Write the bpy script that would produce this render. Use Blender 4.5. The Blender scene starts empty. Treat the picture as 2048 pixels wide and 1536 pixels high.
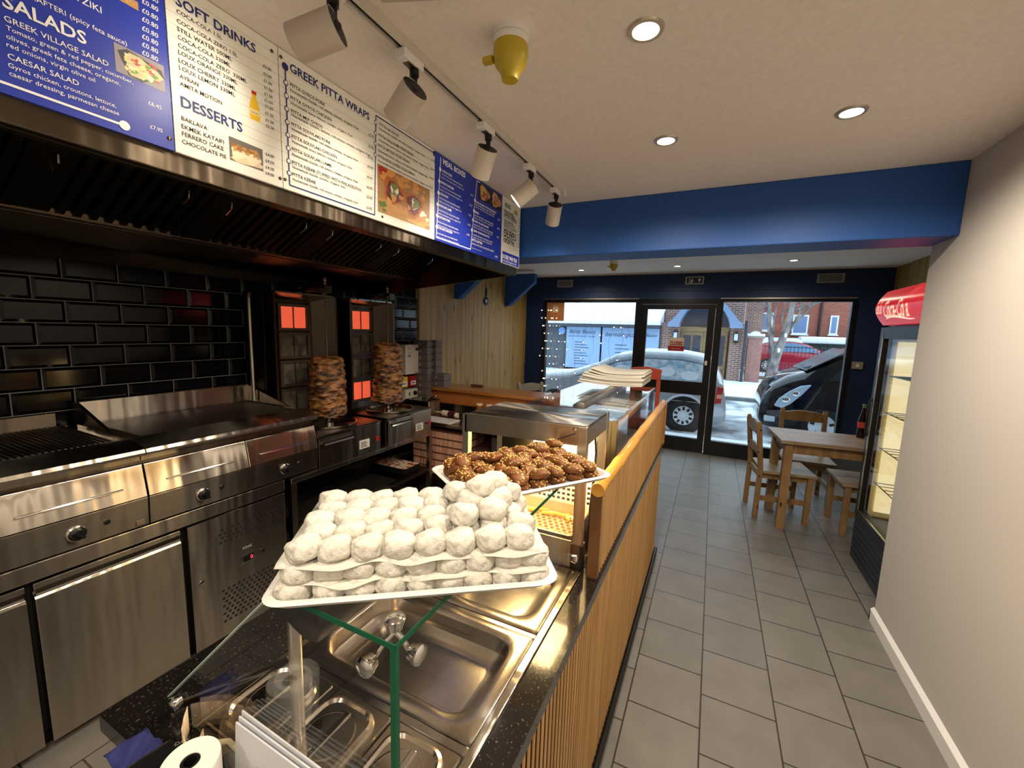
import bpy, bmesh, math, random
from mathutils import Vector, Matrix
C = bpy.context.scene.collection
sc = bpy.context.scene
PI = math.pi
random.seed(7)
# ---------------------------------------------------------------- camera, world, exposure
cam_d = bpy.data.cameras.new('camera'); cam = bpy.data.objects.new('camera', cam_d); C.objects.link(cam)
cam_d.sensor_fit = 'HORIZONTAL'; cam_d.sensor_width = 36.0; cam_d.lens = 827.435 * 36.0 / 2048.0
cam_d.clip_start = 0.02; cam_d.clip_end = 200
yaw, pitch, roll = math.radians(25.71227), math.radians(-7.55645), math.radians(1.72169)
R = (Matrix.Rotation(yaw, 3, 'Z') @ Matrix.Rotation(pitch, 3, 'X') @ Matrix(((1,0,0),(0,0,-1),(0,1,0))) @ Matrix.Rotation(roll, 3, 'Z'))
cam.matrix_world = Matrix.Translation((0, 0, 1.65)) @ R.to_4x4()
sc.camera = cam
w = bpy.data.worlds.new('overcast'); sc.world = w; w.use_nodes = True
bgn = w.node_tree.nodes['Background']; bgn.inputs[0].default_value = (0.66, 0.86, 1.0, 1); bgn.inputs[1].default_value = 2.9
sc.view_settings.view_transform = 'Standard'; sc.view_settings.look = 'None'
sc.view_settings.exposure = 0.0; sc.view_settings.gamma = 1.0; sc.view_settings.use_curve_mapping = False
sc.cycles.use_denoising = True
sc.cycles.max_bounces = 10; sc.cycles.transparent_max_bounces = 16
sc.cycles.sample_clamp_indirect = 4.0
WARM = (1.0, 0.86, 0.69)
def lamp(kind, name, loc, power, color=WARM, size=0.05, aim=None, cone=130, blend=0.5, parent=None):
    d = bpy.data.lights.new(name, kind); d.energy = power; d.color = color
    if kind in ('POINT', 'SPOT'): d.shadow_soft_size = size
    if kind == 'SPOT': d.spot_size = math.radians(cone); d.spot_blend = blend
    if kind == 'AREA': d.size = size
    o = bpy.data.objects.new(name, d); C.objects.link(o); o.location = loc
    if aim is not None: o.rotation_euler = (Vector(aim) - Vector(loc)).to_track_quat('-Z', 'Y').to_euler()
    if parent is not None:
        o.parent = parent; o.location = Vector(loc) - parent.location
    return o
DOWN_AND_FILL = [(-0.24, 1.277), (-0.258, 1.99), (0.382, 2.0), (0.5, 0.4), (-0.3, -0.2), (0.45, -1.1), (-0.7, -1.3), (-2.2, -0.5)]  # leading entries have fittings; the rest are unseen lamps added for fill
DOWN_FAR = [(-1.704, 5.61), (-0.479, 5.56), (0.70, 5.44)]
for x, y in DOWN_AND_FILL: lamp('SPOT', 'downlight_and_fill_glow', (x, y, 2.452), 54, size=0.035, aim=(x, y, 0), cone=165, blend=0.6)
for x, y in DOWN_FAR: lamp('SPOT', 'downlight_and_fill_glow', (x, y, 2.452), 22, size=0.035, aim=(x, y, 0), cone=165, blend=0.6)
# ---------------------------------------------------------------- helpers
def tag(o, label=None, cat=None, group=None, kind=None):
    if label: o['label'] = label
    if cat: o['category'] = cat
    if group: o['group'] = group
    if kind: o['kind'] = kind
    return o
def thing(name, label, cat, loc=(0,0,0), rotz=0.0, group=None, rot=None):
    o = bpy.data.objects.new(name, None); C.objects.link(o); o.empty_display_size = 0.05
    o.location = loc; o.rotation_euler = rot if rot else (0, 0, rotz)
    return tag(o, label, cat, group)
class MB:
    """collects shapes; build() links them as ONE mesh object"""
    def __init__(s): s.bm = bmesh.new(); s.mi = 0
    def _new(s, verts, faces):
        vs = [s.bm.verts.new(v) for v in verts]
        out = []
        for f in faces:
            try: fc = s.bm.faces.new([vs[i] for i in f]); fc.material_index = s.mi; out.append(fc)
            except ValueError: pass
        return vs, out
    def box(s, lo, hi, m=None):
        (a,b,c),(d,e,f) = lo, hi
        v = [(a,b,c),(d,b,c),(d,e,c),(a,e,c),(a,b,f),(d,b,f),(d,e,f),(a,e,f)]
        if m is not None: v = [m @ Vector(p) for p in v]
        s._new(v, [(0,3,2,1),(4,5,6,7),(0,1,5,4),(1,2,6,5),(2,3,7,6),(3,0,4,7)]); return s
    def hexa(s, v):   # 8 corners: bottom loop, top loop
        s._new(v, [(0,3,2,1),(4,5,6,7),(0,1,5,4),(1,2,6,5),(2,3,7,6),(3,0,4,7)]); return s
    def quad(s, *v): s._new(v, [tuple(range(len(v)))]); return s
    def prism(s, poly, axis, a, b):   # poly in the two other axes (cyclic order), extruded along axis
        def P(p, t): return {'x': (t, p[0], p[1]), 'y': (p[0], t, p[1]), 'z': (p[0], p[1], t)}[axis]
        n = len(poly)
        v = [P(p, a) for p in poly] + [P(p, b) for p in poly]
        f = [tuple(range(n))[::-1], tuple(range(n, 2*n))] + [(i, (i+1) % n, n+(i+1) % n, n+i) for i in range(n)]
        s._new(v, f); return s
    def ring(s, c, ax, r, seg, u=None):
        ax = Vector(ax).normalized()
        if u is None: u = ax.orthogonal().normalized()
        w_ = ax.cross(u)
        return [Vector(c) + r*(math.cos(2*PI*i/seg)*u + math.sin(2*PI*i/seg)*w_) for i in range(seg)]
    def loft(s, rings, cap=True, closed=True):
        n = len(rings[0]); vs = []
        for r in rings: vs += list(r)
        f = []
        for k in range(len(rings)-1):
            for i in range(n if closed else n-1):
                j = (i+1) % n
                f.append((k*n+i, k*n+j, (k+1)*n+j, (k+1)*n+i))
        if cap and closed:
            f.append(tuple(range(n))[::-1]); f.append(tuple(range((len(rings)-1)*n, len(rings)*n)))
        s._new(vs, f); return s
    def cyl(s, p0, p1, r0, r1=None, seg=20):
        r1 = r0 if r1 is None else r1
        ax = Vector(p1) - Vector(p0); u = ax.normalized().orthogonal().normalized()
        return s.loft([s.ring(p0, ax, r0, seg, u), s.ring(p1, ax, r1, seg, u)])
    def lathe(s, prof, c=(0,0,0), axis=(0,0,1), seg=24, cap=True):   # prof: (radius, along)
        ax = Vector(axis).normalized(); u = ax.orthogonal().normalized()
        return s.loft([s.ring(Vector(c)+ax*h, ax, max(r, 1e-4), seg, u) for r, h in prof], cap)
    def tube(s, pts, r, seg=8):
        pts = [Vector(p) for p in pts]; rings = []; u = None
        for i, p in enumerate(pts):
            d = (pts[min(i+1, len(pts)-1)] - pts[max(i-1, 0)]).normalized()
            u = d.orthogonal().normalized() if u is None else (u - d*u.dot(d)).normalized()
            rr = r[i] if isinstance(r, (list, tuple)) else r
            rings.append(s.ring(p, d, rr, seg, u))
        return s.loft(rings)
    def sphere(s, c, r, seg=16, rings=10, sq=(1,1,1)):
        res = bmesh.ops.create_uvsphere(s.bm, u_segments=seg, v_segments=rings, radius=1.0)
        for v in res['verts']: v.co = Vector(c) + Vector((v.co.x*r*sq[0], v.co.y*r*sq[1], v.co.z*r*sq[2]))
        for f in {f for v in res['verts'] for f in v.link_faces}: f.material_index = s.mi
        return s
    def build(s, name, mat, parent=None, smooth=False, bevel=0.0, seg=2, local=False, sub=0, angle=0.6):
        bm = s.bm
        bmesh.ops.recalc_face_normals(bm, faces=bm.faces[:])
        if bevel > 0:
            ed = [e for e in bm.edges if len(e.link_faces) == 2 and e.calc_face_angle(0) > 0.35]
            bmesh.ops.bevel(bm, geom=ed, offset=bevel, segments=seg, affect='EDGES', clamp_overlap=True, profile=0.6)
        if parent is not None and not local:
            root = parent
            off = Vector((0,0,0))
            while root is not None: off += root.location; root = root.parent
            for v in bm.verts: v.co -= off
        me = bpy.data.meshes.new(name); bm.to_mesh(me); bm.free()
        for m in (mat if isinstance(mat, (list, tuple)) else [mat]): me.materials.append(m)
        if smooth:
            me.polygons.foreach_set('use_smooth', [True]*len(me.polygons))
            if angle: me.set_sharp_from_angle(angle=angle)
        o = bpy.data.objects.new(name, me); C.objects.link(o)
        if parent is not None: o.parent = parent
        if sub:
            md = o.modifiers.new('sub', 'SUBSURF'); md.levels = sub; md.render_levels = sub
        return o
def copy_tree(o, parent=None, loc=None, rot=None, label=None, group=None):
    c = o.copy(); C.objects.link(c)
    if parent is not None: c.parent = parent
    if loc is not None: c.location = loc
    if rot is not None: c.rotation_euler = rot
    if label: c['label'] = label
    if group: c['group'] = group
    for ch in list(o.children): copy_tree(ch, c)
    return c
_glyph = {}
def text_mesh(body, bold=0.0):
    k = (body, bold)
    if k not in _glyph:
        cu = bpy.data.curves.new('t', 'FONT'); cu.body = body; cu.resolution_u = 2; cu.offset = bold
        ob = bpy.data.objects.new('t', cu)
        _glyph[k] = bpy.data.meshes.new_from_object(ob)
        bpy.data.objects.remove(ob)
    return _glyph[k]
def put_text(mb, body, origin, right, up, width=None, height=None, align='L', bold=0.0, shear=0.0, thick=True):
    """letters as flat mesh; origin = baseline start, right/up = unit vectors, width and/or height in metres (cap height)"""
    me = text_mesh(body, bold)
    if not me.vertices: return
    xs = [v.co.x for v in me.vertices]; x0, x1 = min(xs), max(xs); wd = max(x1-x0, 1e-4)
    sx = width/wd if width else None
    sy = height/0.69 if height else None
    if sx is None: sx = sy
    if sy is None: sy = sx
    o = Vector(origin); r_ = Vector(right); u_ = Vector(up)
    if align == 'C': o = o - r_*(wd*sx/2)
    if align == 'R': o = o - r_*(wd*sx)
    vs = [mb.bm.verts.new(o + r_*((v.co.x-x0)*sx + shear*v.co.y*sy) + u_*(v.co.y*sy)) for v in me.vertices]
    for p in me.polygons:
        try: f = mb.bm.faces.new([vs[i] for i in p.vertices]); f.material_index = mb.mi
        except ValueError: pass
# ---------------------------------------------------------------- materials
def srgb(r, g, b):
    f = lambda c: (c/255/12.92 if c/255 <= 0.04045 else ((c/255+0.055)/1.055)**2.4)
    return (f(r), f(g), f(b), 1.0)
def mat(name, col, rough=0.5, metal=0.0, spec=0.5, emit=None, estr=0.0, coat=0.0, noise=None, bump=None, trans=0.0, ior=1.45, alpha=1.0, sss=0.0):
    m = bpy.data.materials.new(name); m.use_nodes = True
    nt = m.node_tree; b = nt.nodes['Principled BSDF']
    c = col if len(col) == 4 else (*col, 1)
    b.inputs['Base Color'].default_value = c; b.inputs['Roughness'].default_value = rough; b.inputs['Metallic'].default_value = metal
    b.inputs['Specular IOR Level'].default_value = spec; b.inputs['Coat Weight'].default_value = coat
    b.inputs['Transmission Weight'].default_value = trans; b.inputs['IOR'].default_value = ior; b.inputs['Alpha'].default_value = alpha
    if sss: b.inputs['Subsurface Weight'].default_value = sss; b.inputs['Subsurface Scale'].default_value = 0.01
    if emit: b.inputs['Emission Color'].default_value = (*emit[:3], 1); b.inputs['Emission Strength'].default_value = estr
    tc = None
    def coords(scale, kind='Object'):
        nonlocal tc
        if tc is None: tc = nt.nodes.new('ShaderNodeTexCoord')
        mp = nt.nodes.new('ShaderNodeMapping'); mp.inputs['Scale'].default_value = scale if hasattr(scale, '__len__') else (scale,)*3
        nt.links.new(tc.outputs[kind], mp.inputs[0]); return mp.outputs[0]
    if noise:   # (scale, col2, lo, hi[, detail])
        t = nt.nodes.new('ShaderNodeTexNoise'); t.inputs['Scale'].default_value = 1.0; t.inputs['Detail'].default_value = noise[4] if len(noise) > 4 else 5
        nt.links.new(coords(noise[0]), t.inputs['Vector'])
        r = nt.nodes.new('ShaderNodeValToRGB'); r.color_ramp.elements[0].position = noise[2]; r.color_ramp.elements[1].position = noise[3]
        r.color_ramp.elements[0].color = c; c2 = noise[1]; r.color_ramp.elements[1].color = c2 if len(c2) == 4 else (*c2, 1)
        nt.links.new(t.outputs['Fac'], r.inputs[0]); nt.links.new(r.outputs[0], b.inputs['Base Color'])
    if bump:    # (scale, strength, distance)
        t = nt.nodes.new('ShaderNodeTexNoise'); t.inputs['Scale'].default_value = 1.0; t.inputs['Detail'].default_value = 4
        nt.links.new(coords(bump[0]), t.inputs['Vector'])
        bp_ = nt.nodes.new('ShaderNodeBump'); bp_.inputs['Strength'].default_value = bump[1]; bp_.inputs['Distance'].default_value = bump[2]
        nt.links.new(t.outputs['Fac'], bp_.inputs['Height']); nt.links.new(bp_.outputs[0], b.inputs['Normal'])
    return m
def brushed(name, col, rough, scale, aniso=0.94, wave=0.38):
    """stainless sheet: highlights smeared across the (horizontal) brush lines, gently wavy"""
    m = mat(name, col, rough, 1.0)
    nt = m.node_tree; b = nt.nodes['Principled BSDF']
    b.inputs['Anisotropic'].default_value = aniso; b.inputs['Anisotropic Rotation'].default_value = 0.25
    tg = nt.nodes.new('ShaderNodeTangent'); tg.direction_type = 'RADIAL'; tg.axis = 'Z'; nt.links.new(tg.outputs[0], b.inputs['Tangent'])
    tc = nt.nodes.new('ShaderNodeTexCoord'); mp = nt.nodes.new('ShaderNodeMapping'); mp.inputs['Scale'].default_value = scale
    t = nt.nodes.new('ShaderNodeTexNoise'); t.inputs['Scale'].default_value = 1; t.inputs['Detail'].default_value = 2
    nt.links.new(tc.outputs['Object'], mp.inputs[0]); nt.links.new(mp.outputs[0], t.inputs['Vector'])
    mr = nt.nodes.new('ShaderNodeMapRange'); mr.inputs[3].default_value = rough*0.92; mr.inputs[4].default_value = rough*1.08
    nt.links.new(t.outputs['Fac'], mr.inputs[0]); nt.links.new(mr.outputs[0], b.inputs['Roughness'])
    w_ = nt.nodes.new('ShaderNodeTexNoise'); w_.inputs['Scale'].default_value = 1.0; w_.inputs['Detail'].default_value = 2
    wm = nt.nodes.new('ShaderNodeMapping'); wm.inputs['Scale'].default_value = (3, 9, 1.2); nt.links.new(tc.outputs['Object'], wm.inputs[0]); nt.links.new(wm.outputs[0], w_.inputs['Vector'])
    bp_ = nt.nodes.new('ShaderNodeBump'); bp_.inputs['Strength'].default_value = wave; bp_.inputs['Distance'].default_value = 0.02
    nt.links.new(w_.outputs['Fac'], bp_.inputs['Height']); nt.links.new(bp_.outputs[0], b.inputs['Normal'])
    return m
def brick(name, c1, c2, mortar, bw, rh, ms, offset=0.5, rot=(0,0,0), shift=(0,0,0), rough=0.6, bump=0.3, vary=None, coat=0.0):
    m = mat(name, c1, rough, coat=coat); nt = m.node_tree; b = nt.nodes['Principled BSDF']
    tc = nt.nodes.new('ShaderNodeTexCoord'); mp = nt.nodes.new('ShaderNodeMapping')
    mp.inputs['Location'].default_value = shift; mp.inputs['Rotation'].default_value = rot
    t = nt.nodes.new('ShaderNodeTexBrick'); t.offset = offset; t.inputs['Scale'].default_value = 1
    t.inputs['Color1'].default_value = c1; t.inputs['Color2'].default_value = c2; t.inputs['Mortar'].default_value = mortar
    t.inputs['Mortar Size'].default_value = ms; t.inputs['Mortar Smooth'].default_value = 0.1; t.inputs['Brick Width'].default_value = bw; t.inputs['Row Height'].default_value = rh
    nt.links.new(tc.outputs['Object'], mp.inputs[0]); nt.links.new(mp.outputs[0], t.inputs['Vector'])
    out = t.outputs['Color']
    if vary:
        n = nt.nodes.new('ShaderNodeTexNoise'); n.inputs['Scale'].default_value = vary[0]; n.inputs['Detail'].default_value = 8
        nt.links.new(tc.outputs['Object'], n.inputs['Vector'])
        mr = nt.nodes.new('ShaderNodeMapRange'); mr.inputs[1].default_value = .3; mr.inputs[2].default_value = .7; mr.inputs[3].default_value = 1-vary[1]; mr.inputs[4].default_value = 1+vary[1]
        nt.links.new(n.outputs['Fac'], mr.inputs[0])
        mx = nt.nodes.new('ShaderNodeMix'); mx.data_type = 'RGBA'; mx.blend_type = 'MULTIPLY'; mx.inputs[0].default_value = 1
        nt.links.new(out, mx.inputs[6]); nt.links.new(mr.outputs[0], mx.inputs[7]); out = mx.outputs[2]
    nt.links.new(out, b.inputs['Base Color'])
    bp_ = nt.nodes.new('ShaderNodeBump'); bp_.invert = True; bp_.inputs['Strength'].default_value = bump; bp_.inputs['Distance'].default_value = 0.003
    nt.links.new(t.outputs['Fac'], bp_.inputs['Height']); nt.links.new(bp_.outputs[0], b.inputs['Normal'])
    return m
def wood(name, c1, c2, scale=(3, 3, 30), rough=0.5, knots=None, grooves=None, coat=0.0):
    """grain stretched along the axis with the small scale; grooves = (axis, pitch, width, colour)"""
    m = mat(name, c1, rough, coat=coat); nt = m.node_tree; b = nt.nodes['Principled BSDF']
    tc = nt.nodes.new('ShaderNodeTexCoord'); mp = nt.nodes.new('ShaderNodeMapping'); mp.inputs['Scale'].default_value = scale
    nt.links.new(tc.outputs['Object'], mp.inputs[0])
    t = nt.nodes.new('ShaderNodeTexNoise'); t.inputs['Scale'].default_value = 1; t.inputs['Detail'].default_value = 8; t.inputs['Distortion'].default_value = 0.6
    nt.links.new(mp.outputs[0], t.inputs['Vector'])
    r = nt.nodes.new('ShaderNodeValToRGB'); r.color_ramp.elements[0].position = .34; r.color_ramp.elements[1].position = .66
    r.color_ramp.elements[0].color = c1; r.color_ramp.elements[1].color = c2
    nt.links.new(t.outputs['Fac'], r.inputs[0]); out = r.outputs[0]
    if knots:
        vo = nt.nodes.new('ShaderNodeTexVoronoi'); vo.inputs['Scale'].default_value = 1; mk = nt.nodes.new('ShaderNodeMapping'); mk.inputs['Scale'].default_value = knots[0]
        nt.links.new(tc.outputs['Object'], mk.inputs[0]); nt.links.new(mk.outputs[0], vo.inputs['Vector'])
        rk = nt.nodes.new('ShaderNodeValToRGB'); rk.color_ramp.elements[0].position = .06; rk.color_ramp.elements[1].position = .16
        nt.links.new(vo.outputs['Distance'], rk.inputs[0])
        mx = nt.nodes.new('ShaderNodeMix'); mx.data_type = 'RGBA'; mx.inputs[6].default_value = knots[1]
        nt.links.new(rk.outputs[0], mx.inputs[0]); nt.links.new(out, mx.inputs[7]); out = mx.outputs[2]
    if grooves:
        sx = nt.nodes.new('ShaderNodeSeparateXYZ'); nt.links.new(tc.outputs['Object'], sx.inputs[0])
        md = nt.nodes.new('ShaderNodeMath'); md.operation = 'PINGPONG'; md.inputs[1].default_value = grooves[1]/2
        nt.links.new(sx.outputs[grooves[0]], md.inputs[0])
        lt = nt.nodes.new('ShaderNodeMath'); lt.operation = 'LESS_THAN'; lt.inputs[1].default_value = grooves[2]/2
        nt.links.new(md.outputs[0], lt.inputs[0])
        mx2 = nt.nodes.new('ShaderNodeMix'); mx2.data_type = 'RGBA'; mx2.inputs[7].default_value = grooves[3]
        nt.links.new(lt.outputs[0], mx2.inputs[0]); nt.links.new(out, mx2.inputs[6]); out = mx2.outputs[2]
    nt.links.new(out, b.inputs['Base Color'])
    return m
def glass(name, tint=(1,1,1), rough=0.0, body=None):
    """thin pane: clear, with a real fresnel reflection"""
    m = bpy.data.materials.new(name); m.use_nodes = True; nt = m.node_tree; nt.nodes.clear()
    out = nt.nodes.new('ShaderNodeOutputMaterial'); tr = nt.nodes.new('ShaderNodeBsdfTransparent'); tr.inputs[0].default_value = (*tint, 1)
    gl = nt.nodes.new('ShaderNodeBsdfGlossy'); gl.inputs['Roughness'].default_value = rough
    lw_ = nt.nodes.new('ShaderNodeLayerWeight'); lw_.inputs[0].default_value = 0.5
    p5 = nt.nodes.new('ShaderNodeMath'); p5.operation = 'POWER'; p5.inputs[1].default_value = 5.0; nt.links.new(lw_.outputs['Facing'], p5.inputs[0])
    fr = nt.nodes.new('ShaderNodeMath'); fr.operation = 'MULTIPLY_ADD'; fr.inputs[1].default_value = 0.96; fr.inputs[2].default_value = 0.04; nt.links.new(p5.outputs[0], fr.inputs[0])
    mx = nt.nodes.new('ShaderNodeMixShader')
    nt.links.new(fr.outputs[0], mx.inputs[0]); nt.links.new(tr.outputs[0], mx.inputs[1]); nt.links.new(gl.outputs[0], mx.inputs[2]); nt.links.new(mx.outputs[0], out.inputs[0])
    return m
M = {}
M['ceiling'] = mat('painted_ceiling', srgb(240, 232, 224), 0.85, noise=((60,60,60), srgb(232, 223, 214), .3, .7), bump=((90,90,90), .08, .002))
M['wall'] = mat('painted_wall', srgb(196, 191, 183), 0.7, bump=((70,70,70), .08, .002))
M['blue'] = mat('blue_paint', srgb(28, 78, 150), 0.55)
M['navy'] = mat('navy_paint', srgb(16, 44, 88), 0.5)
M['white'] = mat('white_paint', srgb(232, 230, 226), 0.45)
M['floor'] = brick('floor_tiles', srgb(112, 109, 104), srgb(119, 115, 109), srgb(50, 44, 38), 0.305, 0.2975, 0.0035, offset=0.623, rot=(0,0,-PI/2), shift=(-2.86, 0.083, 0), rough=0.42, bump=0.25, vary=(6, .10))
# mapping applies scale, rotation, then location: (x,y) -> rot(-90) = (y,-x) -> needs u=Y-2.67, v=-(X) ; v rows mirrored
M['tile'] = mat('black_glazed_tile', srgb(8, 9, 12), 0.10, spec=.22)
M['grout'] = mat('grey_grout', srgb(112, 111, 108), 0.8)
M['pine'] = wood('pine_cladding', srgb(172, 144, 84), srgb(140, 110, 58), (22, 22, 1.2), 0.5, knots=((9, 9, 2.2), srgb(70, 46, 20)), grooves=(1, 0.098, 0.005, srgb(70, 52, 26)))
M['oak'] = wood('varnished_oak', srgb(176, 118, 58), srgb(150, 94, 42), (1.2, 18, 18), 0.4, coat=.2)
M['bar_wood'] = wood('orange_varnished_board', srgb(190, 118, 56), srgb(158, 88, 38), (1.5, 10, 10), 0.35, coat=.3)
M['slat'] = wood('bamboo_slats', srgb(190, 150, 98), srgb(160, 122, 74), (30, 30, 1.5), 0.45)
M['bamboo'] = mat('bamboo_pole', srgb(214, 160, 66), 0.35, coat=.3, noise=((25,3,25), srgb(186, 128, 46), .35, .65))
M['chairwood'] = wood('waxed_pine', srgb(146, 116, 76), srgb(116, 88, 54), (14, 14, 3), 0.45, knots=((11, 11, 5), srgb(60, 34, 14)))
M['tablewood'] = wood('waxed_table_pine', srgb(158, 138, 112), srgb(134, 114, 90), (3, 16, 16), 0.4, knots=((4, 9, 9), srgb(90, 62, 34)))
M['granite'] = mat('black_granite', srgb(20, 18, 17), 0.12, coat=.3, noise=((160,160,160), srgb(96, 84, 72), .60, .78, 3))
M['steel'] = brushed('brushed_steel', srgb(168, 160, 149), 0.25, (4, 4, 160))
M['steel_h'] = brushed('brushed_steel_flat', srgb(180, 171, 158), 0.24, (160, 4, 160))
M['steel_d'] = brushed('dark_greasy_steel', srgb(104, 94, 82), 0.4, (8, 8, 60))
M['hood'] = brushed('hood_steel', srgb(92, 82, 70), 0.34, (60, 3, 3))
M['filter'] = mat('greasy_filter', srgb(44, 40, 36), 0.4, 0.9)
M['chrome'] = mat('chrome', srgb(220, 218, 214), 0.1, 1.0)
M['alu'] = mat('aluminium_profile', srgb(186, 182, 174), 0.32, 1.0)
M['black'] = mat('black_plastic', srgb(16, 16, 17), 0.4)
M['rubber'] = mat('black_rubber', srgb(22, 22, 23), 0.75)
M['gap'] = mat('dark_gap', srgb(10, 9, 8), 0.8)
M['glass'] = glass('clear_glass')
M['shopglass'] = glass('shop_glass', (0.97, 0.985, 1.0))
M['greenedge'] = mat('green_glass_edge', srgb(20, 96, 66), 0.15, trans=0.4, emit=(0.01, 0.10, 0.055), estr=0.0)
M['foil'] = mat('white_polystyrene', srgb(214, 211, 204), 0.4)
M['paper'] = mat('greaseproof_paper', srgb(196, 192, 180), 0.7)
M['sugar'] = mat('icing_sugar', srgb(196, 192, 181), 0.95, noise=((90,90,90), srgb(170, 163, 146), .48, .72, 7), bump=((90,90,90), .8, .006))
M['honey'] = mat('honey_biscuit', srgb(120, 72, 32), 0.5, spec=.35, noise=((50,50,50), srgb(82, 46, 18), .35, .7), bump=((160,160,160), .5, .002))
M['nuts'] = mat('crushed_nuts', srgb(206, 170, 104), 0.6)
M['menu_white'] = mat('menu_white', srgb(240, 238, 230), 0.4)
M['menu_blue'] = mat('menu_blue', srgb(38, 58, 172), 0.4)
M['ink'] = mat('ink_dark', srgb(34, 34, 40), 0.5)
M['ink_blue'] = mat('ink_blue', srgb(32, 40, 110), 0.5)
M['ink_white'] = mat('ink_white', srgb(246, 246, 250), 0.5)
# ---------------------------------------------------------------- the shell
ZC = 2.476
def struct(name, mb, m, **k): return tag(mb.build(name, m, **k), kind='structure')
struct('floor', MB().box((-2.9, -2.1, -0.1), (2.0, 6.32, 0.0)), M['floor'])
struct('ceiling', MB().box((-2.9, -2.1, ZC), (2.0, 6.32, ZC+0.1)), M['ceiling'])
struct('wall_right', MB().box((0.985, -2.1, 0), (1.12, 2.975, ZC)), M['wall'])
struct('wall_right_return', MB().box((1.12, 2.83, 0), (1.83, 2.96, ZC)), M['wall'])
struct('wall_right_far', MB().box((1.80, 2.96, 0), (1.9, 6.25, ZC)), M['pine'])
struct('wall_back', MB().box((-2.9, -2.2, 0), (1.12, -2.1, ZC)), M['wall'])
struct('wall_left', MB().box((-2.95, -2.1, 0), (-2.815, 6.25, ZC)), M['grout'])
struct('wall_left_pine', MB().box((-2.815, 3.51, 0), (-2.79, 6.25, ZC)), M['pine'])
b = MB().box((0.967, -2.1, 0), (0.985, 2.985, 0.068)).prism([(0.967, .068), (0.985, .085), (0.985, .068)], 'y', -2.1, 2.985)
b.box((0.967, 2.975, 0), (1.12, 2.985, 0.07))
struct('baseboard_right', b, M['white'])
struct('beam', MB().box((-2.81, 2.70, 2.145), (0.985, 2.97, ZC)), M['blue'], bevel=0.006)
# bevelled metro tiles on the cooking wall: one surface, each tile with its four slopes
t = MB(); tw, th = 0.209, 0.1055; g = 0.004
z0 = 1.509; y0 = 1.293
for r in range(-12, 6):
    za = z0 + r*th; off = 0.0 if r % 2 else tw*0.5
    for k in range(-18, 13):
        ya = y0 + k*tw + off; yb = ya + tw
        yb = min(yb, 3.51)
        if yb - ya < 0.03 or ya < -2.1: continue
        if za < 0.25 or za > 2.1: continue
        a0, a1, c0, c1 = ya+g/2, yb-g/2, za+g/2, za+th-g/2; bv = min(0.013, (a1-a0)/3)
        o = [(-2.814, a0, c0), (-2.814, a1, c0), (-2.814, a1, c1), (-2.814, a0, c1)]
        i = [(-2.806, a0+bv, c0+bv), (-2.806, a1-bv, c0+bv), (-2.806, a1-bv, c1-bv), (-2.806, a0+bv, c1-bv)]
        t._new(o+i, [(4,5,6,7), (0,1,5,4), (1,2,6,5), (2,3,7,6), (3,0,4,7)])
for f in t.bm.faces:
    if f.normal.x < 0: f.normal_flip()
me = bpy.data.meshes.new('wall_left_tiling'); t.bm.to_mesh(me); t.bm.free(); me.materials.append(M['tile'])
o = bpy.data.objects.new('wall_left_tiling', me); C.objects.link(o); tag(o, kind='structure')
# shop front
YF = 6.25
fr = MB()
fr.box((-2.815, YF, 2.13), (1.80, YF+0.14, ZC)); fr.box((-2.815, YF, 0), (-2.47, YF+0.14, 2.13)); fr.box((1.475, YF, 0), (1.80, YF+0.14, 2.13))
struct('wall_front', fr, M['navy'])
bk0 = mat('street_render', srgb(96, 90, 84), .8)
struct('wall_front_upper', MB().box((-9, YF+.06, ZC+.1), (9, YF+.16, 8.0)), bk0)
struct('wall_front_side', MB().box((-9, YF+.06, -.15), (-2.96, YF+.16, ZC+.1)).box((1.91, YF+.06, -.15), (9, YF+.16, ZC+.1)), bk0)
struct('trim_1', MB().box((-2.79, YF-0.012, 2.245), (1.8, YF, 2.27)), M['navy'])
dk = M['dkframe'] = mat('black_metal_frame', srgb(10, 11, 14), 0.35)
def window(name, x0, x1, zb, zt, fw, pr=0.0):
    w_ = MB(); y1, y2 = YF-0.03, YF+0.05
    w_.box((x0, y1, zb), (x0+fw, y2, zt)).box((x1-fw, y1, zb), (x1, y2, zt)).box((x0+fw, y1, zt-fw), (x1-fw, y2, zt)).box((x0+fw, y1, 0.0), (x1-fw, y2, zb+fw))
    w_.box((x0, y1, 0), (x0+fw, y2, zb)).box((x1-fw, y1, 0), (x1, y2, zb))
    root = struct(name, w_, dk)
    g_ = MB().box((x0+fw, YF+0.005, zb+fw), (x1-fw, YF+0.013, zt-fw)).build('pane', M['shopglass'], root, local=True)
    g2 = MB().box((x0, YF-0.05, zt-0.005), (x1, YF-0.03, zt+0.012)).build('blind_rail', M['alu'], root, local=True)
    return root
window('window_1', -2.47, -1.01, 0.16, 2.13, 0.045)
window('window_2', 0.035, 1.475, 0.16, 2.13, 0.04)
d = MB(); y1, y2 = YF-0.04, YF+0.05
d.box((-1.01, y1, 0), (-0.965, y2, 2.13)).box((-0.01, y1, 0), (0.035, y2, 2.13)).box((-0.965, y1, 2.06), (-0.01, y2, 2.13))
dr = struct('door_1', d, dk)
l = MB(); a, e = -0.962, -0.016; y1, y2 = YF-0.03, YF+0.03
l.box((a, y1, .012), (a+.075, y2, 2.055)).box((e-.085, y1, .012), (e, y2, 2.055)).box((a+.075, y1, 1.99), (e-.085, y2, 2.055)).box((a+.075, y1, .82), (e-.085, y2, 1.0)).box((a+.075, y1, .012), (e-.085, y2, .20))
l.build('door_leaf', dk, dr, local=True)
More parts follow.
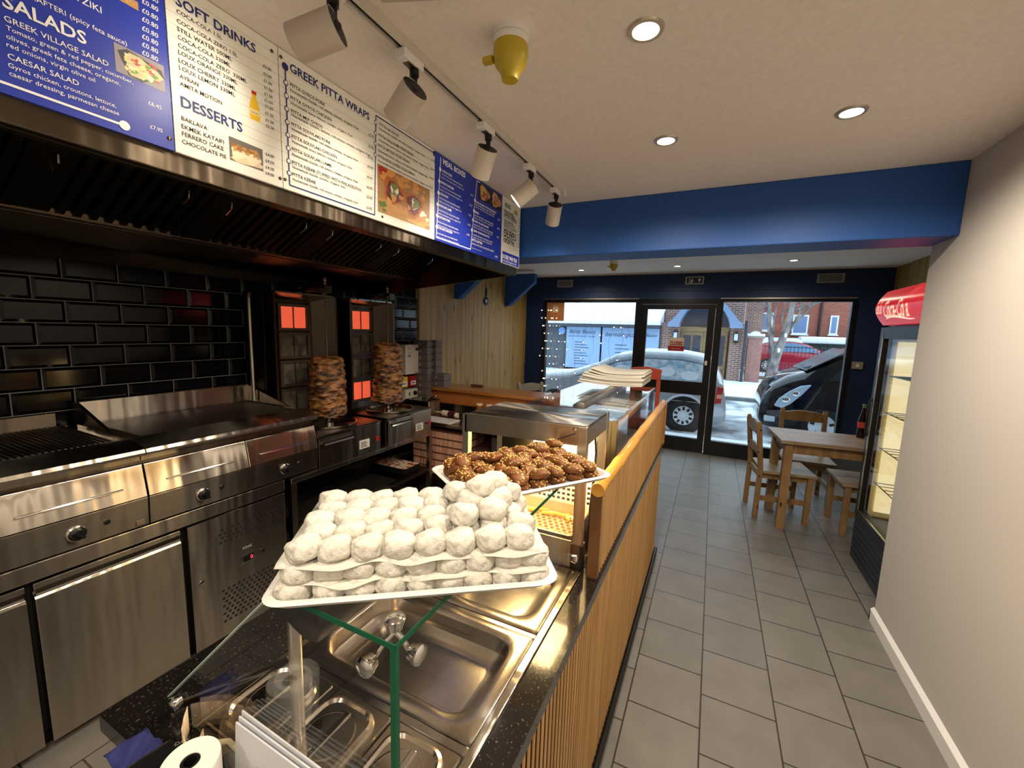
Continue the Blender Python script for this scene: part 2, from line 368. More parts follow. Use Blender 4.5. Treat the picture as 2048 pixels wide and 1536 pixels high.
MB().box((a+.075, YF-.004, 1.0), (e-.085, YF+.004, 1.99)).build('upper_pane', M['shopglass'], dr, local=True)
MB().box((a+.075, YF-.004, .20), (e-.085, YF+.004, .82)).build('lower_pane', M['shopglass'], dr, local=True)
MB().box((-0.014, y1-.002, .05), (-0.009, y1+.003, 2.0)).build('draught_strip', M['white'], dr, local=True)
MB().box((-0.09, y1-.012, 1.24), (-0.06, y1, 1.30)).build('door_lock', M['chrome'], dr, local=True)
# door sign CLOSED, hung inside the glass
s = thing('door_sign', 'CLOSED notice with red lower band hung on the door glass', 'sign', (-0.47, YF-0.035, 1.35))
MB().box((-.565, YF-.039, 1.485), (-.37, YF-.034, 1.60)).build('sign_board', mat('sign_wood', srgb(190, 170, 150), .5), s)
MB().box((-.575, YF-.040, 1.415), (-.365, YF-.034, 1.485)).build('red_band', mat('sign_red', srgb(150, 24, 30), .5), s)
tm = MB(); put_text(tm, 'CLOSED', (-.47, YF-.0415, 1.498), (1,0,0), (0,0,1), width=.17, height=.05, align='C', bold=.03); tm.build('lettering', mat('sign_letter', srgb(140, 20, 26), .5), s)
tm = MB(); put_text(tm, "SORRY WE'RE", (-.47, YF-.0415, 1.568), (1,0,0), (0,0,1), width=.1, align='C'); put_text(tm, 'PLEASE CALL AGAIN', (-.47, YF-.0415, 1.442), (1,0,0), (0,0,1), width=.12, align='C'); tm.build('small_lettering', M['ink_white'], s)
# blue corbels on the pine wall
for k, (yy, lab) in enumerate(((4.15, 'blue wooden corbel on pine wall nearer to the extractor hood'), (5.46, 'blue wooden corbel on pine wall beside the shop window'))):
    c_ = MB().prism([(-2.79, 1.985), (-2.73, 1.985), (-2.33, 2.31), (-2.33, 2.43), (-2.79, 2.43)], 'y', yy, yy+0.1)
    tag(c_.build('corbel', M['blue'], bevel=0.004), lab, 'bracket', 'corbels')
# vents, exit signs, switch
def plate(name, x0, x1, z0_, z1, m, lab, cat):
    o = MB().box((x0, YF-0.02, z0_), (x1, YF, z1)).build(name, m, bevel=.004); tag(o, lab, cat); return o
ven = mat('vent_grey', srgb(156, 160, 164), .5)
for x0, x1, lab in ((-2.27, -2.02, 'grey louvred vent above the left shop window'), (1.06, 1.33, 'grey louvred vent above the right shop window')):
    o = plate('wall_vent', x0, x1, 2.315, 2.425, ven, lab, 'vent'); o['group'] = 'vents over the windows'
    sl = MB()
    for q in range(6): sl.box((x0+.02, YF-.024, 2.33+q*.0145), (x1-.02, YF-.02, 2.338+q*.0145))
    sl.build('louvres', mat('vent_dark', srgb(70, 72, 78), .5), o, local=True)
es = plate('exit_sign', -0.42, -0.19, 2.325, 2.428, mat('sign_grey', srgb(190, 196, 196), .4), 'emergency exit sign with running man and arrow above door', 'sign')
MB().box((-.405, YF-.0225, 2.338), (-.205, YF-.02, 2.415)).build('green_face', mat('exit_green', srgb(30, 56, 50), .4), es, local=True)
a_ = MB(); yq = YF-.0245
def flat(mb, pts, y=yq): mb.quad(*[(p[0], y, p[1]) for p in pts])
flat(a_, [(-.25, 2.352), (-.238, 2.352), (-.238, 2.38), (-.25, 2.38)]); flat(a_, [(-.268, 2.376), (-.22, 2.376), (-.244, 2.404)])
flat(a_, [(-.37, 2.345), (-.33, 2.345), (-.33, 2.352), (-.37, 2.352)]); flat(a_, [(-.372, 2.345), (-.365, 2.345), (-.365, 2.405), (-.372, 2.405)])
flat(a_, [(-.35, 2.352), (-.343, 2.352), (-.335, 2.385), (-.349, 2.385)]); flat(a_, [(-.338, 2.352), (-.318, 2.36), (-.32, 2.367), (-.341, 2.372)]); flat(a_, [(-.357, 2.375), (-.32, 2.378), (-.32, 2.384), (-.357, 2.381)])
flat(a_, [(-.337, 2.388), (-.327, 2.388), (-.327, 2.399), (-.337, 2.399)])
a_.build('pictogram', M['ink_white'], es, local=True)
o = plate('light_switch', 1.51, 1.616, 1.30, 1.385, mat('switch_steel', srgb(168, 166, 158), .35, .3), 'square light switch plate on blue pier beside window', 'switch')
MB().box((1.55, YF-.026, 1.325), (1.575, YF-.02, 1.36)).build('rocker', M['white'], o, local=True)
# ---------------------------------------------------------------- ceiling things
lampg = mat('lit_lens', (1, .95, .8), .3, emit=(1.0, 0.90, 0.68), estr=14)
rimm = mat('satin_rim', srgb(190, 180, 160), .3, .6)
dl = None
near_lab = {(-0.24, 1.277): 'lit round downlight, nearest one to the camera in the ceiling', (-0.258, 1.99): 'lit round downlight behind the nearest one, left of the pair before the beam', (0.382, 2.0): 'lit round downlight at the right, before the blue beam',
 (-1.704, 5.61): 'small lit downlight above the left shop window', (-0.479, 5.56): 'small lit downlight in front of the exit sign', (0.70, 5.44): 'small lit downlight above the right shop window'}
for x, y in DOWN_AND_FILL[:3] + DOWN_FAR:
    lab = near_lab[(x, y)]
    if dl is None:
        dl = thing('downlight', lab, 'ceiling light', (x, y, ZC), group='ceiling downlights')
        MB().lathe([(.036, -.002), (.036, -.006), (.047, -.006), (.05, 0.0), (.036, 0.0)], (0,0,0), seg=32, cap=False).build('trim_ring', rimm, dl, smooth=True, local=True)
        MB().lathe([(.001, -.004), (.036, -.003)], (0,0,0), seg=24, cap=False).build('lens', lampg, dl, local=True)
    else: copy_tree(dl, loc=(x, y, ZC), label=lab)
# track with six spots
tr = thing('lighting_track', 'white three-circuit lighting track with black slot along ceiling', 'track', (-.885, 1.5, ZC))
trk = MB(); trk.box((-.902, -.6, 2.462), (-.868, 2.42, ZC)).box((-.905, -.6, 2.444), (-.895, 2.42, 2.462)).box((-.875, -.6, 2.444), (-.865, 2.42, 2.462))
trk.build('rail', mat('track_white', srgb(206, 198, 186), .4), tr); MB().box((-.895, -.6, 2.456), (-.875, 2.40, 2.4615)).build('slot', M['black'], tr)
MB().box((-.91, 2.42, 2.44), (-.86, 2.46, ZC)).build('end_cap', M['white'], tr, bevel=.004)
spw = mat('spot_white', srgb(196, 186, 172), .4); spot0 = None
SP = [(0.77, (-1.26, .62, 2.2), 'white track spotlight nearest to the camera, cut by the photo top'), (1.07, (-1.26, 1.15, 2.1), 'white track spotlight beside the Greek pitta wraps heading'), (1.53, (-1.20, 1.75, 1.9), 'white track spotlight over the meal boxes panel, middle of the track'), (1.965, (-1.26, 1.82, 2.0), 'white track spotlight tilted far over, second from the beam'), (2.33, (-1.06, 2.60, 1.95), 'white track spotlight at the far track end by the beam')]
for yy, aim, lab in SP:
    s = thing('track_spotlight', lab, 'spotlight', (-.885, yy, 2.444), group='spots on the lighting track')
    MB().box((-.903, yy-.045, 2.42), (-.867, yy+.045, 2.446)).build('adapter', M['white'], s, bevel=.004)
    MB().box((-.896, yy-.02, 2.4185), (-.874, yy+.012, 2.4205)).build('adapter_label', M['steel_d'], s)
    piv = Vector((-.885, yy, 2.335)); d_ = (Vector(aim) - piv).normalized()
    ar = MB(); ar.cyl((-.885, yy+.02, 2.42), (-.885, yy+.02, 2.40), .014)
    ar.tube([(-.885, yy+.02, 2.41), (-.885, yy+.02, 2.385), (-.878, yy+.012, 2.36), tuple(piv - d_*.03)], .0095)
    ar.build('arm', M['black'], s, smooth=True)
    r_ = .041
    hd = MB(); top = piv - d_*.03; bot = piv + d_*.085
    hd.lathe([(r_*.98, 0), (r_, .004), (r_, .112), (r_*.9, .115), (r_*.9, .10), (r_*.3, .09)], top, d_, 32, cap=False); hd.build('lamp_head', spw, s, smooth=True)
    MB().lathe([(.001, .0015), (r_*.97, .0015)], top, d_, 32, cap=False).build('rear_disc', M['black'], s)
    MB().lathe([(.001, .105), (r_*.85, .105)], top, d_, 24, cap=False).build('lens', lampg, s)
    lamp('SPOT', 'spot_beam', tuple(piv + d_*.09), 4.8, size=.03, aim=aim, cone=95, blend=.8, color=(1, .86, .66), parent=s)
# smoke detector with a yellow dust cap
def detector(x, y, lab, s=1.0):
    t_ = thing('smoke_detector', lab, 'detector', (x, y, ZC), group='smoke detectors')
    MB().lathe([(.052*s, 0), (.052*s, -.012*s), (.045*s, -.014*s), (.048*s, -.016*s), (.048*s, -.034*s), (.043*s, -.04*s)], (x, y, ZC), seg=32).build('detector_base', M['white'], t_, smooth=True)
    cp = MB().lathe([(.049*s, -.034*s), (.05*s, -.06*s), (.043*s, -.085*s), (.03*s, -.10*s), (.024*s, -.115*s), (.023*s, -.122*s), (.001, -.124*s)], (x, y, ZC), seg=32)
    cp.box((x-.075*s, y-.03*s, ZC-.075*s), (x-.045*s, y-.012*s, ZC-.06*s))
    cp.build('dust_cap', mat('yellow_cap', srgb(190, 166, 40), .35, sss=.2), t_, smooth=True)
detector(-0.587, 1.145, 'smoke detector with large yellow dust cap on near ceiling')
detector(-1.139, 5.04, 'smoke detector with yellow cap on far ceiling behind beam', .9)
sg = thing('ceiling_sign', 'dark green framed sign panel on ceiling at the photo top edge', 'sign', (-.70, .86, ZC), rotz=math.radians(20))
MB().box((-.11, -.075, -.02), (.10, .075, 0)).build('frame', mat('sign_frame', srgb(186, 176, 160), .5), sg, bevel=.006, local=True)
MB().box((-.09, -.06, -.022), (.08, .055, -.019)).build('green_panel', mat('deep_green', srgb(18, 44, 34), .3), sg, local=True)
MENU = [('TZATZIKI', 0.4203, 2.3038, 0.0785, 'w', 0),
('TYROKAFTERI (spicy feta sauce)', 0.353, 2.2622, 0.1861, 'w', 0),
('SALADS', 0.3513, 2.2244, 0.1175, 'w', 0.02),
('GREEK VILLAGE SALAD', 0.3513, 2.1998, 0.1513, 'w', 0),
('Tomato, green & red pepper, cucumber,', 0.3526, 2.185, 0.1921, 'w', 0),
('olives, greek feta cheese, oregano,', 0.3513, 2.1696, 0.1689, 'w', 0),
('red onions, virgin olive oil', 0.3505, 2.1548, 0.1262, 'w', 0),
('CAESAR SALAD', 0.3501, 2.1339, 0.0995, 'w', 0),
('Gyros chicken, croutons, lettuce,', 0.3494, 2.1183, 0.16, 'w', 0),
('caesar dressing, parmesan cheese', 0.3494, 2.1039, 0.1642, 'w', 0),
('£0.80', 0.576, 2.3926, 0.0315, 'w', 0),
('£0.80', 0.5747, 2.3738, 0.0315, 'w', 0),
('£0.80', 0.5733, 2.3538, 0.0315, 'w', 0),
('£0.80', 0.572, 2.3348, 0.0315, 'w', 0),
('£0.80', 0.5706, 2.3147, 0.0315, 'w', 0),
('£0.80', 0.5693, 2.2968, 0.0315, 'w', 0),
('£0.80', 0.5681, 2.2789, 0.0315, 'w', 0),
('£0.80', 0.5668, 2.2609, 0.0315, 'w', 0),
('£6.45', 0.5709, 2.154, 0.0271, 'w', 0),
('£7.95', 0.5711, 2.1015, 0.0252, 'w', 0),
('SOFT DRINKS', 0.6451, 2.4159, 0.1982, 'b', 0.02),
('COCA-COLA 1.5L', 0.6455, 2.3975, 0.1053, 'd', 0),
('COCA-COLA ZERO 1.5L', 0.6447, 2.3757, 0.1449, 'd', 0),
('STILL WATER 500ML', 0.6438, 2.3571, 0.1307, 'd', 0),
('COCA-COLA 330ML', 0.6437, 2.3391, 0.1258, 'd', 0),
('COCA-COLA ZERO  330ML', 0.6436, 2.3205, 0.1698, 'd', 0),
('LOUX ORANGE 330ML', 0.6431, 2.304, 0.1426, 'd', 0),
('LOUX CHERRY 330ML', 0.6423, 2.2852, 0.1389, 'd', 0),
('LOUX LEMON 330ML', 0.6423, 2.2683, 0.1352, 'd', 0),
('AYRAN', 0.6421, 2.249, 0.0428, 'd', 0),
('AMITA MOTION', 0.6419, 2.2314, 0.0993, 'd', 0),
('DESSERTS', 0.641, 2.1821, 0.1523, 'b', 0.02),
('BAKLAVA', 0.64, 2.1495, 0.0596, 'd', 0),
('EKMEK KATAIFI', 0.6387, 2.1301, 0.1017, 'd', 0),
('FERRERO CAKE', 0.6386, 2.1124, 0.0995, 'd', 0),
('CHOCOLATE PIE', 0.6374, 2.0937, 0.1071, 'd', 0),
('£3.00', 0.8635, 2.3911, 0.0249, 'd', 0),
('£3.00', 0.8637, 2.3705, 0.025, 'd', 0),
('£1.00', 0.8638, 2.3521, 0.025, 'd', 0),
('£1.50', 0.8639, 2.3332, 0.0251, 'd', 0),
('£1.50', 0.864, 2.3159, 0.0251, 'd', 0),
('£1.50', 0.8641, 2.299, 0.0252, 'd', 0),
('£1.50', 0.8641, 2.2827, 0.0252, 'd', 0),
('£1.50', 0.8642, 2.2624, 0.0253, 'd', 0),
('£1.50', 0.8643, 2.244, 0.0253, 'd', 0),
('£2.50', 0.8644, 2.2276, 0.0254, 'd', 0),
('£4.00', 0.8592, 2.1454, 0.0266, 'd', 0),
('£4.00', 0.8583, 2.1271, 0.0266, 'd', 0),
('£4.00', 0.8574, 2.1083, 0.0266, 'd', 0),
('£4.00', 0.8565, 2.0907, 0.0266, 'd', 0),
('GREEK PITTA WRAPS', 0.9511, 2.4258, 0.333, 'b', 0.02),
('PITTA GYROS PORK', 0.9493, 2.382, 0.1309, 'd', 0),
('Homemade tzatziki, red onions, tomato, oregano, fries', 0.9502, 2.3681, 0.2777, 'd', 0),
('£5.95', 1.2775, 2.3694, 0.0291, 'd', 0),
('PITTA GYROS CHICKEN', 0.9492, 2.3449, 0.1557, 'd', 0),
('Homemade sauce, lettuce, tomato, oregano, fries', 0.9501, 2.3304, 0.2474, 'd', 0),
('£5.95', 1.2751, 2.327, 0.0291, 'd', 0),
('PITTA MIX GYROS', 0.95, 2.3062, 0.1174, 'd', 0),
('Homemade tzatziki, lettuce, red onions, tomato, oregano, fries', 0.9509, 2.2957, 0.3343, 'd', 0),
('£5.95', 1.2713, 2.2882, 0.0291, 'd', 0),
('PITTA SOUVLAKI PORK', 0.9493, 2.2676, 0.1498, 'd', 0),
('Homemade tzatziki, red onions, tomato, oregano, fries', 0.9502, 2.2541, 0.2712, 'd', 0),
('£5.95', 1.269, 2.2514, 0.0291, 'd', 0),
('PITTA SOUVLAKI CHICKEN', 0.9488, 2.2309, 0.1755, 'd', 0),
('Homemade sauce, lettuce, tomato, oregano, fries', 0.9497, 2.2167, 0.2426, 'd', 0),
('£5.95', 1.2659, 2.2127, 0.0291, 'd', 0),
('PITTA SOUVLAKI LAMB', 0.9476, 2.1925, 0.1522, 'd', 0),
('Homemade tzatziki, red onions, tomato, oregano, fries', 0.9485, 2.1778, 0.271, 'd', 0),
('£6.95', 1.2643, 2.1754, 0.0291, 'd', 0),
('PITTA KEBAB STUFFED WITH PHILADELPHIA', 0.9469, 2.1524, 0.2901, 'd', 0),
('Homemade tzatziki, tomato, oregano, fries', 0.9478, 2.1395, 0.2116, 'd', 0),
('£5.95', 1.2627, 2.1379, 0.0292, 'd', 0),
('PITTA KEBAB', 0.9458, 2.1161, 0.0866, 'd', 0),
('Homemade tzatziki, red onions, tomato, oregano, fries', 0.9467, 2.1022, 0.2709, 'd', 0),
('£5.95', 1.2611, 2.0981, 0.0292, 'd', 0),
('PITTA SAUSAGE', 1.336, 2.4308, 0.111, 'd', 0),
('Homemade tzatziki, red onions, tomato, oregano, fries', 1.3357, 2.4153, 0.2866, 'd', 0),
('£5.95', 1.6692, 2.4189, 0.0283, 'd', 0),
('PITTA HALLOUMI VEGETARIAN', 1.3321, 2.3895, 0.2109, 'd', 0),
('Homemade sauce, lettuce, red onions, tomato, oregano, fries', 1.3318, 2.3729, 0.3178, 'd', 0),
('£5.95', 1.6639, 2.3781, 0.0282, 'd', 0),
('PITTA BIFTEKI VEGETARIAN', 1.3282, 2.3501, 0.1882, 'd', 0),
('Homemade sauce, lettuce, red onions, tomato, oregano, fries', 1.3279, 2.3319, 0.3163, 'd', 0),
('£5.95', 1.6597, 2.3364, 0.0282, 'd', 0),
('PITTA FETA CHEESE VEGETARIAN', 1.3259, 2.3102, 0.2239, 'd', 0),
('Homemade tzatziki, lettuce, red onions, tomato, oregano, fries', 1.3256, 2.2938, 0.3254, 'd', 0),
('£5.95', 1.6555, 2.2952, 0.0282, 'd', 0),
('MEAL BOXES', 1.7637, 2.4363, 0.202, 'w', 0.03),
('GYROS PORK', 1.7577, 2.3996, 0.0858, 'w', 0.03),
('Served with pitta, homemade tzatziki,', 1.756, 2.3851, 0.1851, 'w', 0),
('lettuce, red onions, tomato, oregano, fries', 1.7536, 2.3692, 0.2001, 'w', 0),
('GYROS CHICKEN', 1.7462, 2.3434, 0.1125, 'w', 0.03),
('Served with pitta, homemade tzatziki,', 1.7445, 2.3258, 0.1839, 'w', 0),
('lettuce, red onions, tomato, oregano, fries', 1.7421, 2.3098, 0.1987, 'w', 0),
('GYROS MIX', 1.7372, 2.2889, 0.0739, 'w', 0.03),
('Served with pitta, homemade tzatziki,', 1.7355, 2.2698, 0.183, 'w', 0),
('lettuce, red onions, tomato, oregano, fries', 1.7331, 2.2536, 0.1979, 'w', 0),
('SOUVLAKI LAMB', 1.7315, 2.2331, 0.1082, 'w', 0.03),
('Served with pitta, homemade tzatziki,', 1.7297, 2.2123, 0.1828, 'w', 0),
('lettuce, red onions, tomato, oregano, fries', 1.7273, 2.1959, 0.1976, 'w', 0),
('SOUVLAKI PORK', 1.7238, 2.1785, 0.1065, 'w', 0.03),
('Served with pitta, homemade tzatziki,', 1.722, 2.1554, 0.1822, 'w', 0),
('lettuce, red onions, tomato, oregano, fries', 1.7196, 2.1389, 0.1969, 'w', 0),
('SOUVLAKI CHICKEN', 1.718, 2.1263, 0.1308, 'w', 0.03),
('Served with pitta, homemade tzatziki,', 1.7162, 2.1009, 0.1819, 'w', 0),
('lettuce, red onions, tomato, oregano, fries', 1.7138, 2.0841, 0.1966, 'w', 0),
('£9.95', 2.0206, 2.3648, 0.0285, 'w', 0),
('£9.95', 2.0103, 2.309, 0.0284, 'w', 0),
('£9.95', 2.0015, 2.2556, 0.0283, 'w', 0),
('£9.95', 1.9974, 2.2034, 0.0283, 'w', 0),
('£9.95', 1.987, 2.1498, 0.0281, 'w', 0),
('KEBAB STUFFED WITH PHILADELPHIA', 2.0766, 2.3429, 0.2378, 'w', 0.03),
('served with pitta, homemade tzatziki,', 2.0771, 2.3296, 0.2249, 'w', 0),
('lettuce, red onions, tomato, oregano, fries', 2.0776, 2.3166, 0.2152, 'w', 0),
('KEBAB', 2.0643, 2.2866, 0.0469, 'w', 0.03),
('served with pitta, homemade tzatziki,', 2.0648, 2.2698, 0.2235, 'w', 0),
('lettuce, red onions, tomato, oregano, fries', 2.0652, 2.2569, 0.2138, 'w', 0),
('GREEK VILLAGE SAUSAGE', 2.0601, 2.2371, 0.1666, 'w', 0.03),
('served with pitta, homemade tzatziki,', 2.0606, 2.2187, 0.2234, 'w', 0),
('lettuce, red onions, tomato, oregano, fries', 2.061, 2.2058, 0.2138, 'w', 0),
('GREEK VEGETARIAN BIFTEKI', 2.0552, 2.1844, 0.1835, 'w', 0.03),
('served with pitta, homemade tzatziki,', 2.0557, 2.1629, 0.2233, 'w', 0),
('lettuce, red onions, tomato, oregano, fries', 2.0561, 2.15, 0.2136, 'w', 0),
('£9.95', 2.3385, 2.3113, 0.031, 'w', 0),
('£9.95', 2.3341, 2.2579, 0.031, 'w', 0),
('£9.95', 2.3297, 2.2057, 0.031, 'w', 0),
('PITTA BIFTEKI', 2.0459, 2.1309, 0.1106, 'w', 0.03),
('served with pitta, homemade tzatziki,', 2.0455, 2.1125, 0.2548, 'w', 0),
('lettuce, red onions, tomato, oregano, fries', 2.044, 2.0911, 0.1086, 'w', 0),
('£9.95', 2.3143, 2.0861, 0.036, 'w', 0),
('SIDES', 2.4307, 2.4169, 0.0817, 'd', 0.02),
('FRENCH FRIES', 2.4251, 2.3842, 0.1325, 'd', 0),
('CHEESE FRIES', 2.4246, 2.3668, 0.1588, 'd', 0),
('FETA CHEESE', 2.424, 2.3493, 0.1855, 'd', 0),
('HALLOUMI FRIES', 2.4235, 2.3286, 0.1328, 'd', 0),
('GRILLED PITTA', 2.423, 2.311, 0.1591, 'd', 0),
('GRILLED SAUSAGE', 2.4224, 2.2931, 0.1858, 'd', 0),
('ONION RINGS', 2.4219, 2.2729, 0.133, 'd', 0),
('CHICKEN NUGGETS', 2.4213, 2.2549, 0.1593, 'd', 0),
('OLIVES', 2.4208, 2.2367, 0.1862, 'd', 0),
('TZATZIKI', 2.4202, 2.2169, 0.1332, 'd', 0),
('GREEK PIE', 2.4197, 2.1986, 0.1596, 'd', 0),
('£3.95', 2.6393, 2.386, 0.0252, 'd', 0),
('£3.95', 2.6396, 2.3661, 0.0253, 'd', 0),
('£3.95', 2.6398, 2.3463, 0.0253, 'd', 0),
('£3.95', 2.64, 2.3264, 0.0253, 'd', 0),
('£3.95', 2.6403, 2.3064, 0.0253, 'd', 0),
('£3.95', 2.6405, 2.2864, 0.0254, 'd', 0),
('£3.95', 2.6407, 2.2664, 0.0254, 'd', 0),
('£3.95', 2.641, 2.2464, 0.0254, 'd', 0),
('£3.95', 2.6412, 2.2262, 0.0254, 'd', 0),
('£3.95', 2.6415, 2.2061, 0.0255, 'd', 0),
('01582 948 924', 2.415, 2.0991, 0.2152, 'w', 0.03),
('www.dimitrisgyros.co.uk', 2.4134, 2.0797, 0.2106, 'w', 0)]
# ---------------------------------------------------------------- extractor hood over the cooking line
h = thing('extractor_hood', 'long stainless extractor hood with greasy baffle filters over cooking line', 'extractor hood', (-2.0, 1.0, 2.0))
MB().prism([(-1.30, 2.018), (-1.272, 2.018), (-1.272, ZC-.002), (-1.30, ZC-.002)], 'y', -0.6, 2.66).build('front_panel', M['hood'], h, bevel=.003)
MB().prism([(-1.33, 2.018), (-1.30, 2.018), (-1.30, 2.03), (-1.322, 2.03), (-1.322, 2.05), (-1.33, 2.05)], 'y', -0.6, 2.64).build('drip_channel', M['hood'], h)
MB().prism([(-1.30, 2.02), (-1.30, 2.46), (-2.78, 2.46), (-2.78, 1.88)], 'y', 2.645, 2.66).build('end_panel', M['hood'], h)
MB().prism([(-2.19, 2.0), (-2.19, 2.03), (-2.79, 1.945), (-2.79, 1.915)], 'y', -0.6, 2.64).build('rear_panel', M['hood'], h)
gt = MB(); gt.prism([(-2.17, 2.008), (-2.165, 2.03), (-2.20, 2.035), (-2.205, 2.0)], 'y', -.6, 2.64); gt.build('gutter', M['steel_d'], h)
MB().prism([(-1.302, 2.40), (-1.302, 2.44), (-2.79, 2.44), (-2.79, 2.40)], 'y', -.6, 2.64).build('inner_roof', M['filter'], h)
n_ = Vector((-.43, 0, .86)).normalized(); dirv = Vector((-.88, 0, -.43)).normalized(); st = Vector((-1.36, 0, 2.42))
for k in range(6):
    ya = -.50 + k*.52
    f = MB(); L_ = .93
    def pl(y_a, y_b, t0, t1, l0, l1):
        v = []
        for tt in (t0, t1):
            for (l_, y_) in ((l0, y_a), (l0, y_b), (l1, y_b), (l1, y_a)):
                p = st + dirv*l_ + Vector((0,0,1))*tt; v.append((p.x, y_, p.z))
        f.hexa(v)
    pl(ya+.005, ya+.515, .02, .03, 0, L_)
    pl(ya+.005, ya+.03, -.012, .02, 0, L_); pl(ya+.49, ya+.515, -.012, .02, 0, L_); pl(ya+.03, ya+.49, -.012, .02, L_-.03, L_); pl(ya+.03, ya+.12, -.01, .02, .03, L_-.03)
    for q in range(8): pl(ya+.135+q*.045, ya+.158+q*.045, -.01, .012, .03, L_-.03)
    fo = f.build('filter', M['filter'], h)
    for hy in (.07, .43):
        p = st + dirv*.62 + Vector((0,0,-.012))
        hm = MB().tube([(p.x+.03, ya+hy, p.z+.012), (p.x+.025, ya+hy, p.z-.012), (p.x-.02, ya+hy, p.z-.034), (p.x-.03, ya+hy, p.z-.014)], .003, 6).build('handle', M['chrome'], fo, smooth=True)
# ---------------------------------------------------------------- menu boards
XBd = -1.2585
bgroup = 'menu boards above the hood'
SE = [(-.25, .621), (.621, .913), (.913, 1.70), (1.70, 2.395), (2.395, 2.668)]
BN = [('blue menu board of salads and dips, nearest to the camera', M['menu_blue']), ('white menu board of soft drinks and desserts', M['menu_white']), ('white menu board of Greek pitta wraps with food photo', M['menu_white']),
      ('blue menu board headed meal boxes', M['menu_blue']), ('narrow white menu board of sides with phone number, at the corner', M['menu_white'])]
mw = M['menu_plank'] = mat('menu_plank_print', srgb(238, 236, 226), .4)
nt = mw.node_tree; tcn = nt.nodes.new('ShaderNodeTexCoord'); sx = nt.nodes.new('ShaderNodeSeparateXYZ'); nt.links.new(tcn.outputs['Object'], sx.inputs[0])
pg = nt.nodes.new('ShaderNodeMath'); pg.operation = 'PINGPONG'; pg.inputs[1].default_value = .0135; nt.links.new(sx.outputs[2], pg.inputs[0])
lt = nt.nodes.new('ShaderNodeMath'); lt.operation = 'LESS_THAN'; lt.inputs[1].default_value = .0007; nt.links.new(pg.outputs[0], lt.inputs[0])
mxn = nt.nodes.new('ShaderNodeMix'); mxn.data_type = 'RGBA'; mxn.inputs[6].default_value = srgb(240, 238, 228); mxn.inputs[7].default_value = srgb(200, 198, 188)
nt.links.new(lt.outputs[0], mxn.inputs[0]); nt.links.new(mxn.outputs[2], nt.nodes['Principled BSDF'].inputs['Base Color'])
boards = []
for (a, e), (lab, m_) in zip(SE, BN):
    o_ = thing('menu_board', lab, 'menu board', (XBd, (a+e)/2, 2.07), group=bgroup)
    MB().box((XBd-.010, a+.0015, 2.068), (XBd, e-.0015, ZC-.003)).build('panel', mw if m_ is M['menu_white'] else m_, o_)
    boards.append(o_)
NMS = {'w': 'white_lettering', 'd': 'dark_lettering', 'b': 'blue_lettering'}
sheets = [{c: MB() for c in NMS} for _ in SE]
xt = XBd + .0012
for body, y_, z_, wd, col, bold in MENU:
    k = next((i for i, (a, e) in enumerate(SE) if a-.03 <= y_ + min(wd*.5, .2) < e), 4)
    cap = None
    ty = 'p' if body[0] == '£' else ('h' if body in ('SALADS', 'SOFT DRINKS', 'DESSERTS', 'GREEK PITTA WRAPS', 'MEAL BOXES', 'SIDES') else ('n' if body.upper() == body else 't'))
    put_text(sheets[k][col], body, (xt, y_, z_), (0,1,0), (0,0,1), width=wd, bold=bold or {'n': .007, 't': .004, 'p': .006, 'h': .0}[ty])
def strip(mb, p, q, wd, x=None):
    x = xt if x is None else x
    p = Vector((x, p[0], p[1])); q = Vector((x, q[0], q[1])); d_ = (q-p).normalized(); s_ = Vector((0, -d_.z, d_.y))*wd/2
    mb.quad(p-s_, q-s_, q+s_, p+s_)
def disc(mb, y_, z_, r, x=None, seg=16):
    x = xt if x is None else x
    mb.quad(*[(x, y_+r*math.cos(2*PI*i/seg), z_+r*math.sin(2*PI*i/seg)) for i in range(seg)])
lw = sheets[0]['w']; strip(lw, (-.1, 2.0865), (.522, 2.0865), .005); disc(lw, .522, 2.0865, .010, xt + .0003)
lb = sheets[2]['b']
for p, q in (((.935, 2.43), (.935, 2.084)), ((.935, 2.084), (1.304, 2.084)), ((1.304, 2.084), (1.318, 2.459)), ((1.318, 2.459), (1.69, 2.459))): strip(lb, p, q, .0045)
disc(lb, .935, 2.43, .011, xt + .0003); disc(lb, 1.69, 2.459, .009, xt + .0003)
rings = MB()
for y_, zz in [(.935, z) for z in (2.384, 2.347, 2.309, 2.271, 2.233, 2.194, 2.156, 2.12)] + [(1.316, 2.433), (1.314, 2.393), (1.312, 2.354), (1.311, 2.312)]:
    disc(lb, y_, zz, .008, XBd+.0015); disc(rings, y_, zz, .0055, XBd+.0019)
rings.build('list_dots', M['menu_white'], boards[2])
lw = sheets[3]['w']
for p, q in (((1.745, 2.46), (1.712, 2.082)), ((1.712, 2.082), (2.03, 2.082)), ((2.03, 2.082), (2.085, 2.46)), ((2.085, 2.46), (2.12, 2.461))): strip(lw, p, q, .005)
for y_, zz in ((1.741, 2.404), (1.734, 2.347), (1.728, 2.292), (1.722, 2.238), (1.718, 2.184), (1.715, 2.132), (2.066, 2.351), (2.058, 2.293), (2.049, 2.243), (2.04, 2.187)): disc(lw, y_, zz, .009, xt + .0003)
for k, (o_, s_) in enumerate(zip(boards, sheets)):
    for c_, nm in NMS.items():
        mm = {'w': M['ink_white'], 'd': M['ink'], 'b': M['ink_blue']}[c_[0]]
        if len(s_[c_].bm.faces): s_[c_].build(nm, mm, o_)
        else: s_[c_].bm.free()
MB().box((XBd, 2.415, 2.072), (XBd+.0008, 2.660, 2.142)).build('phone_band', M['menu_blue'], boards[4])
bl = MB()
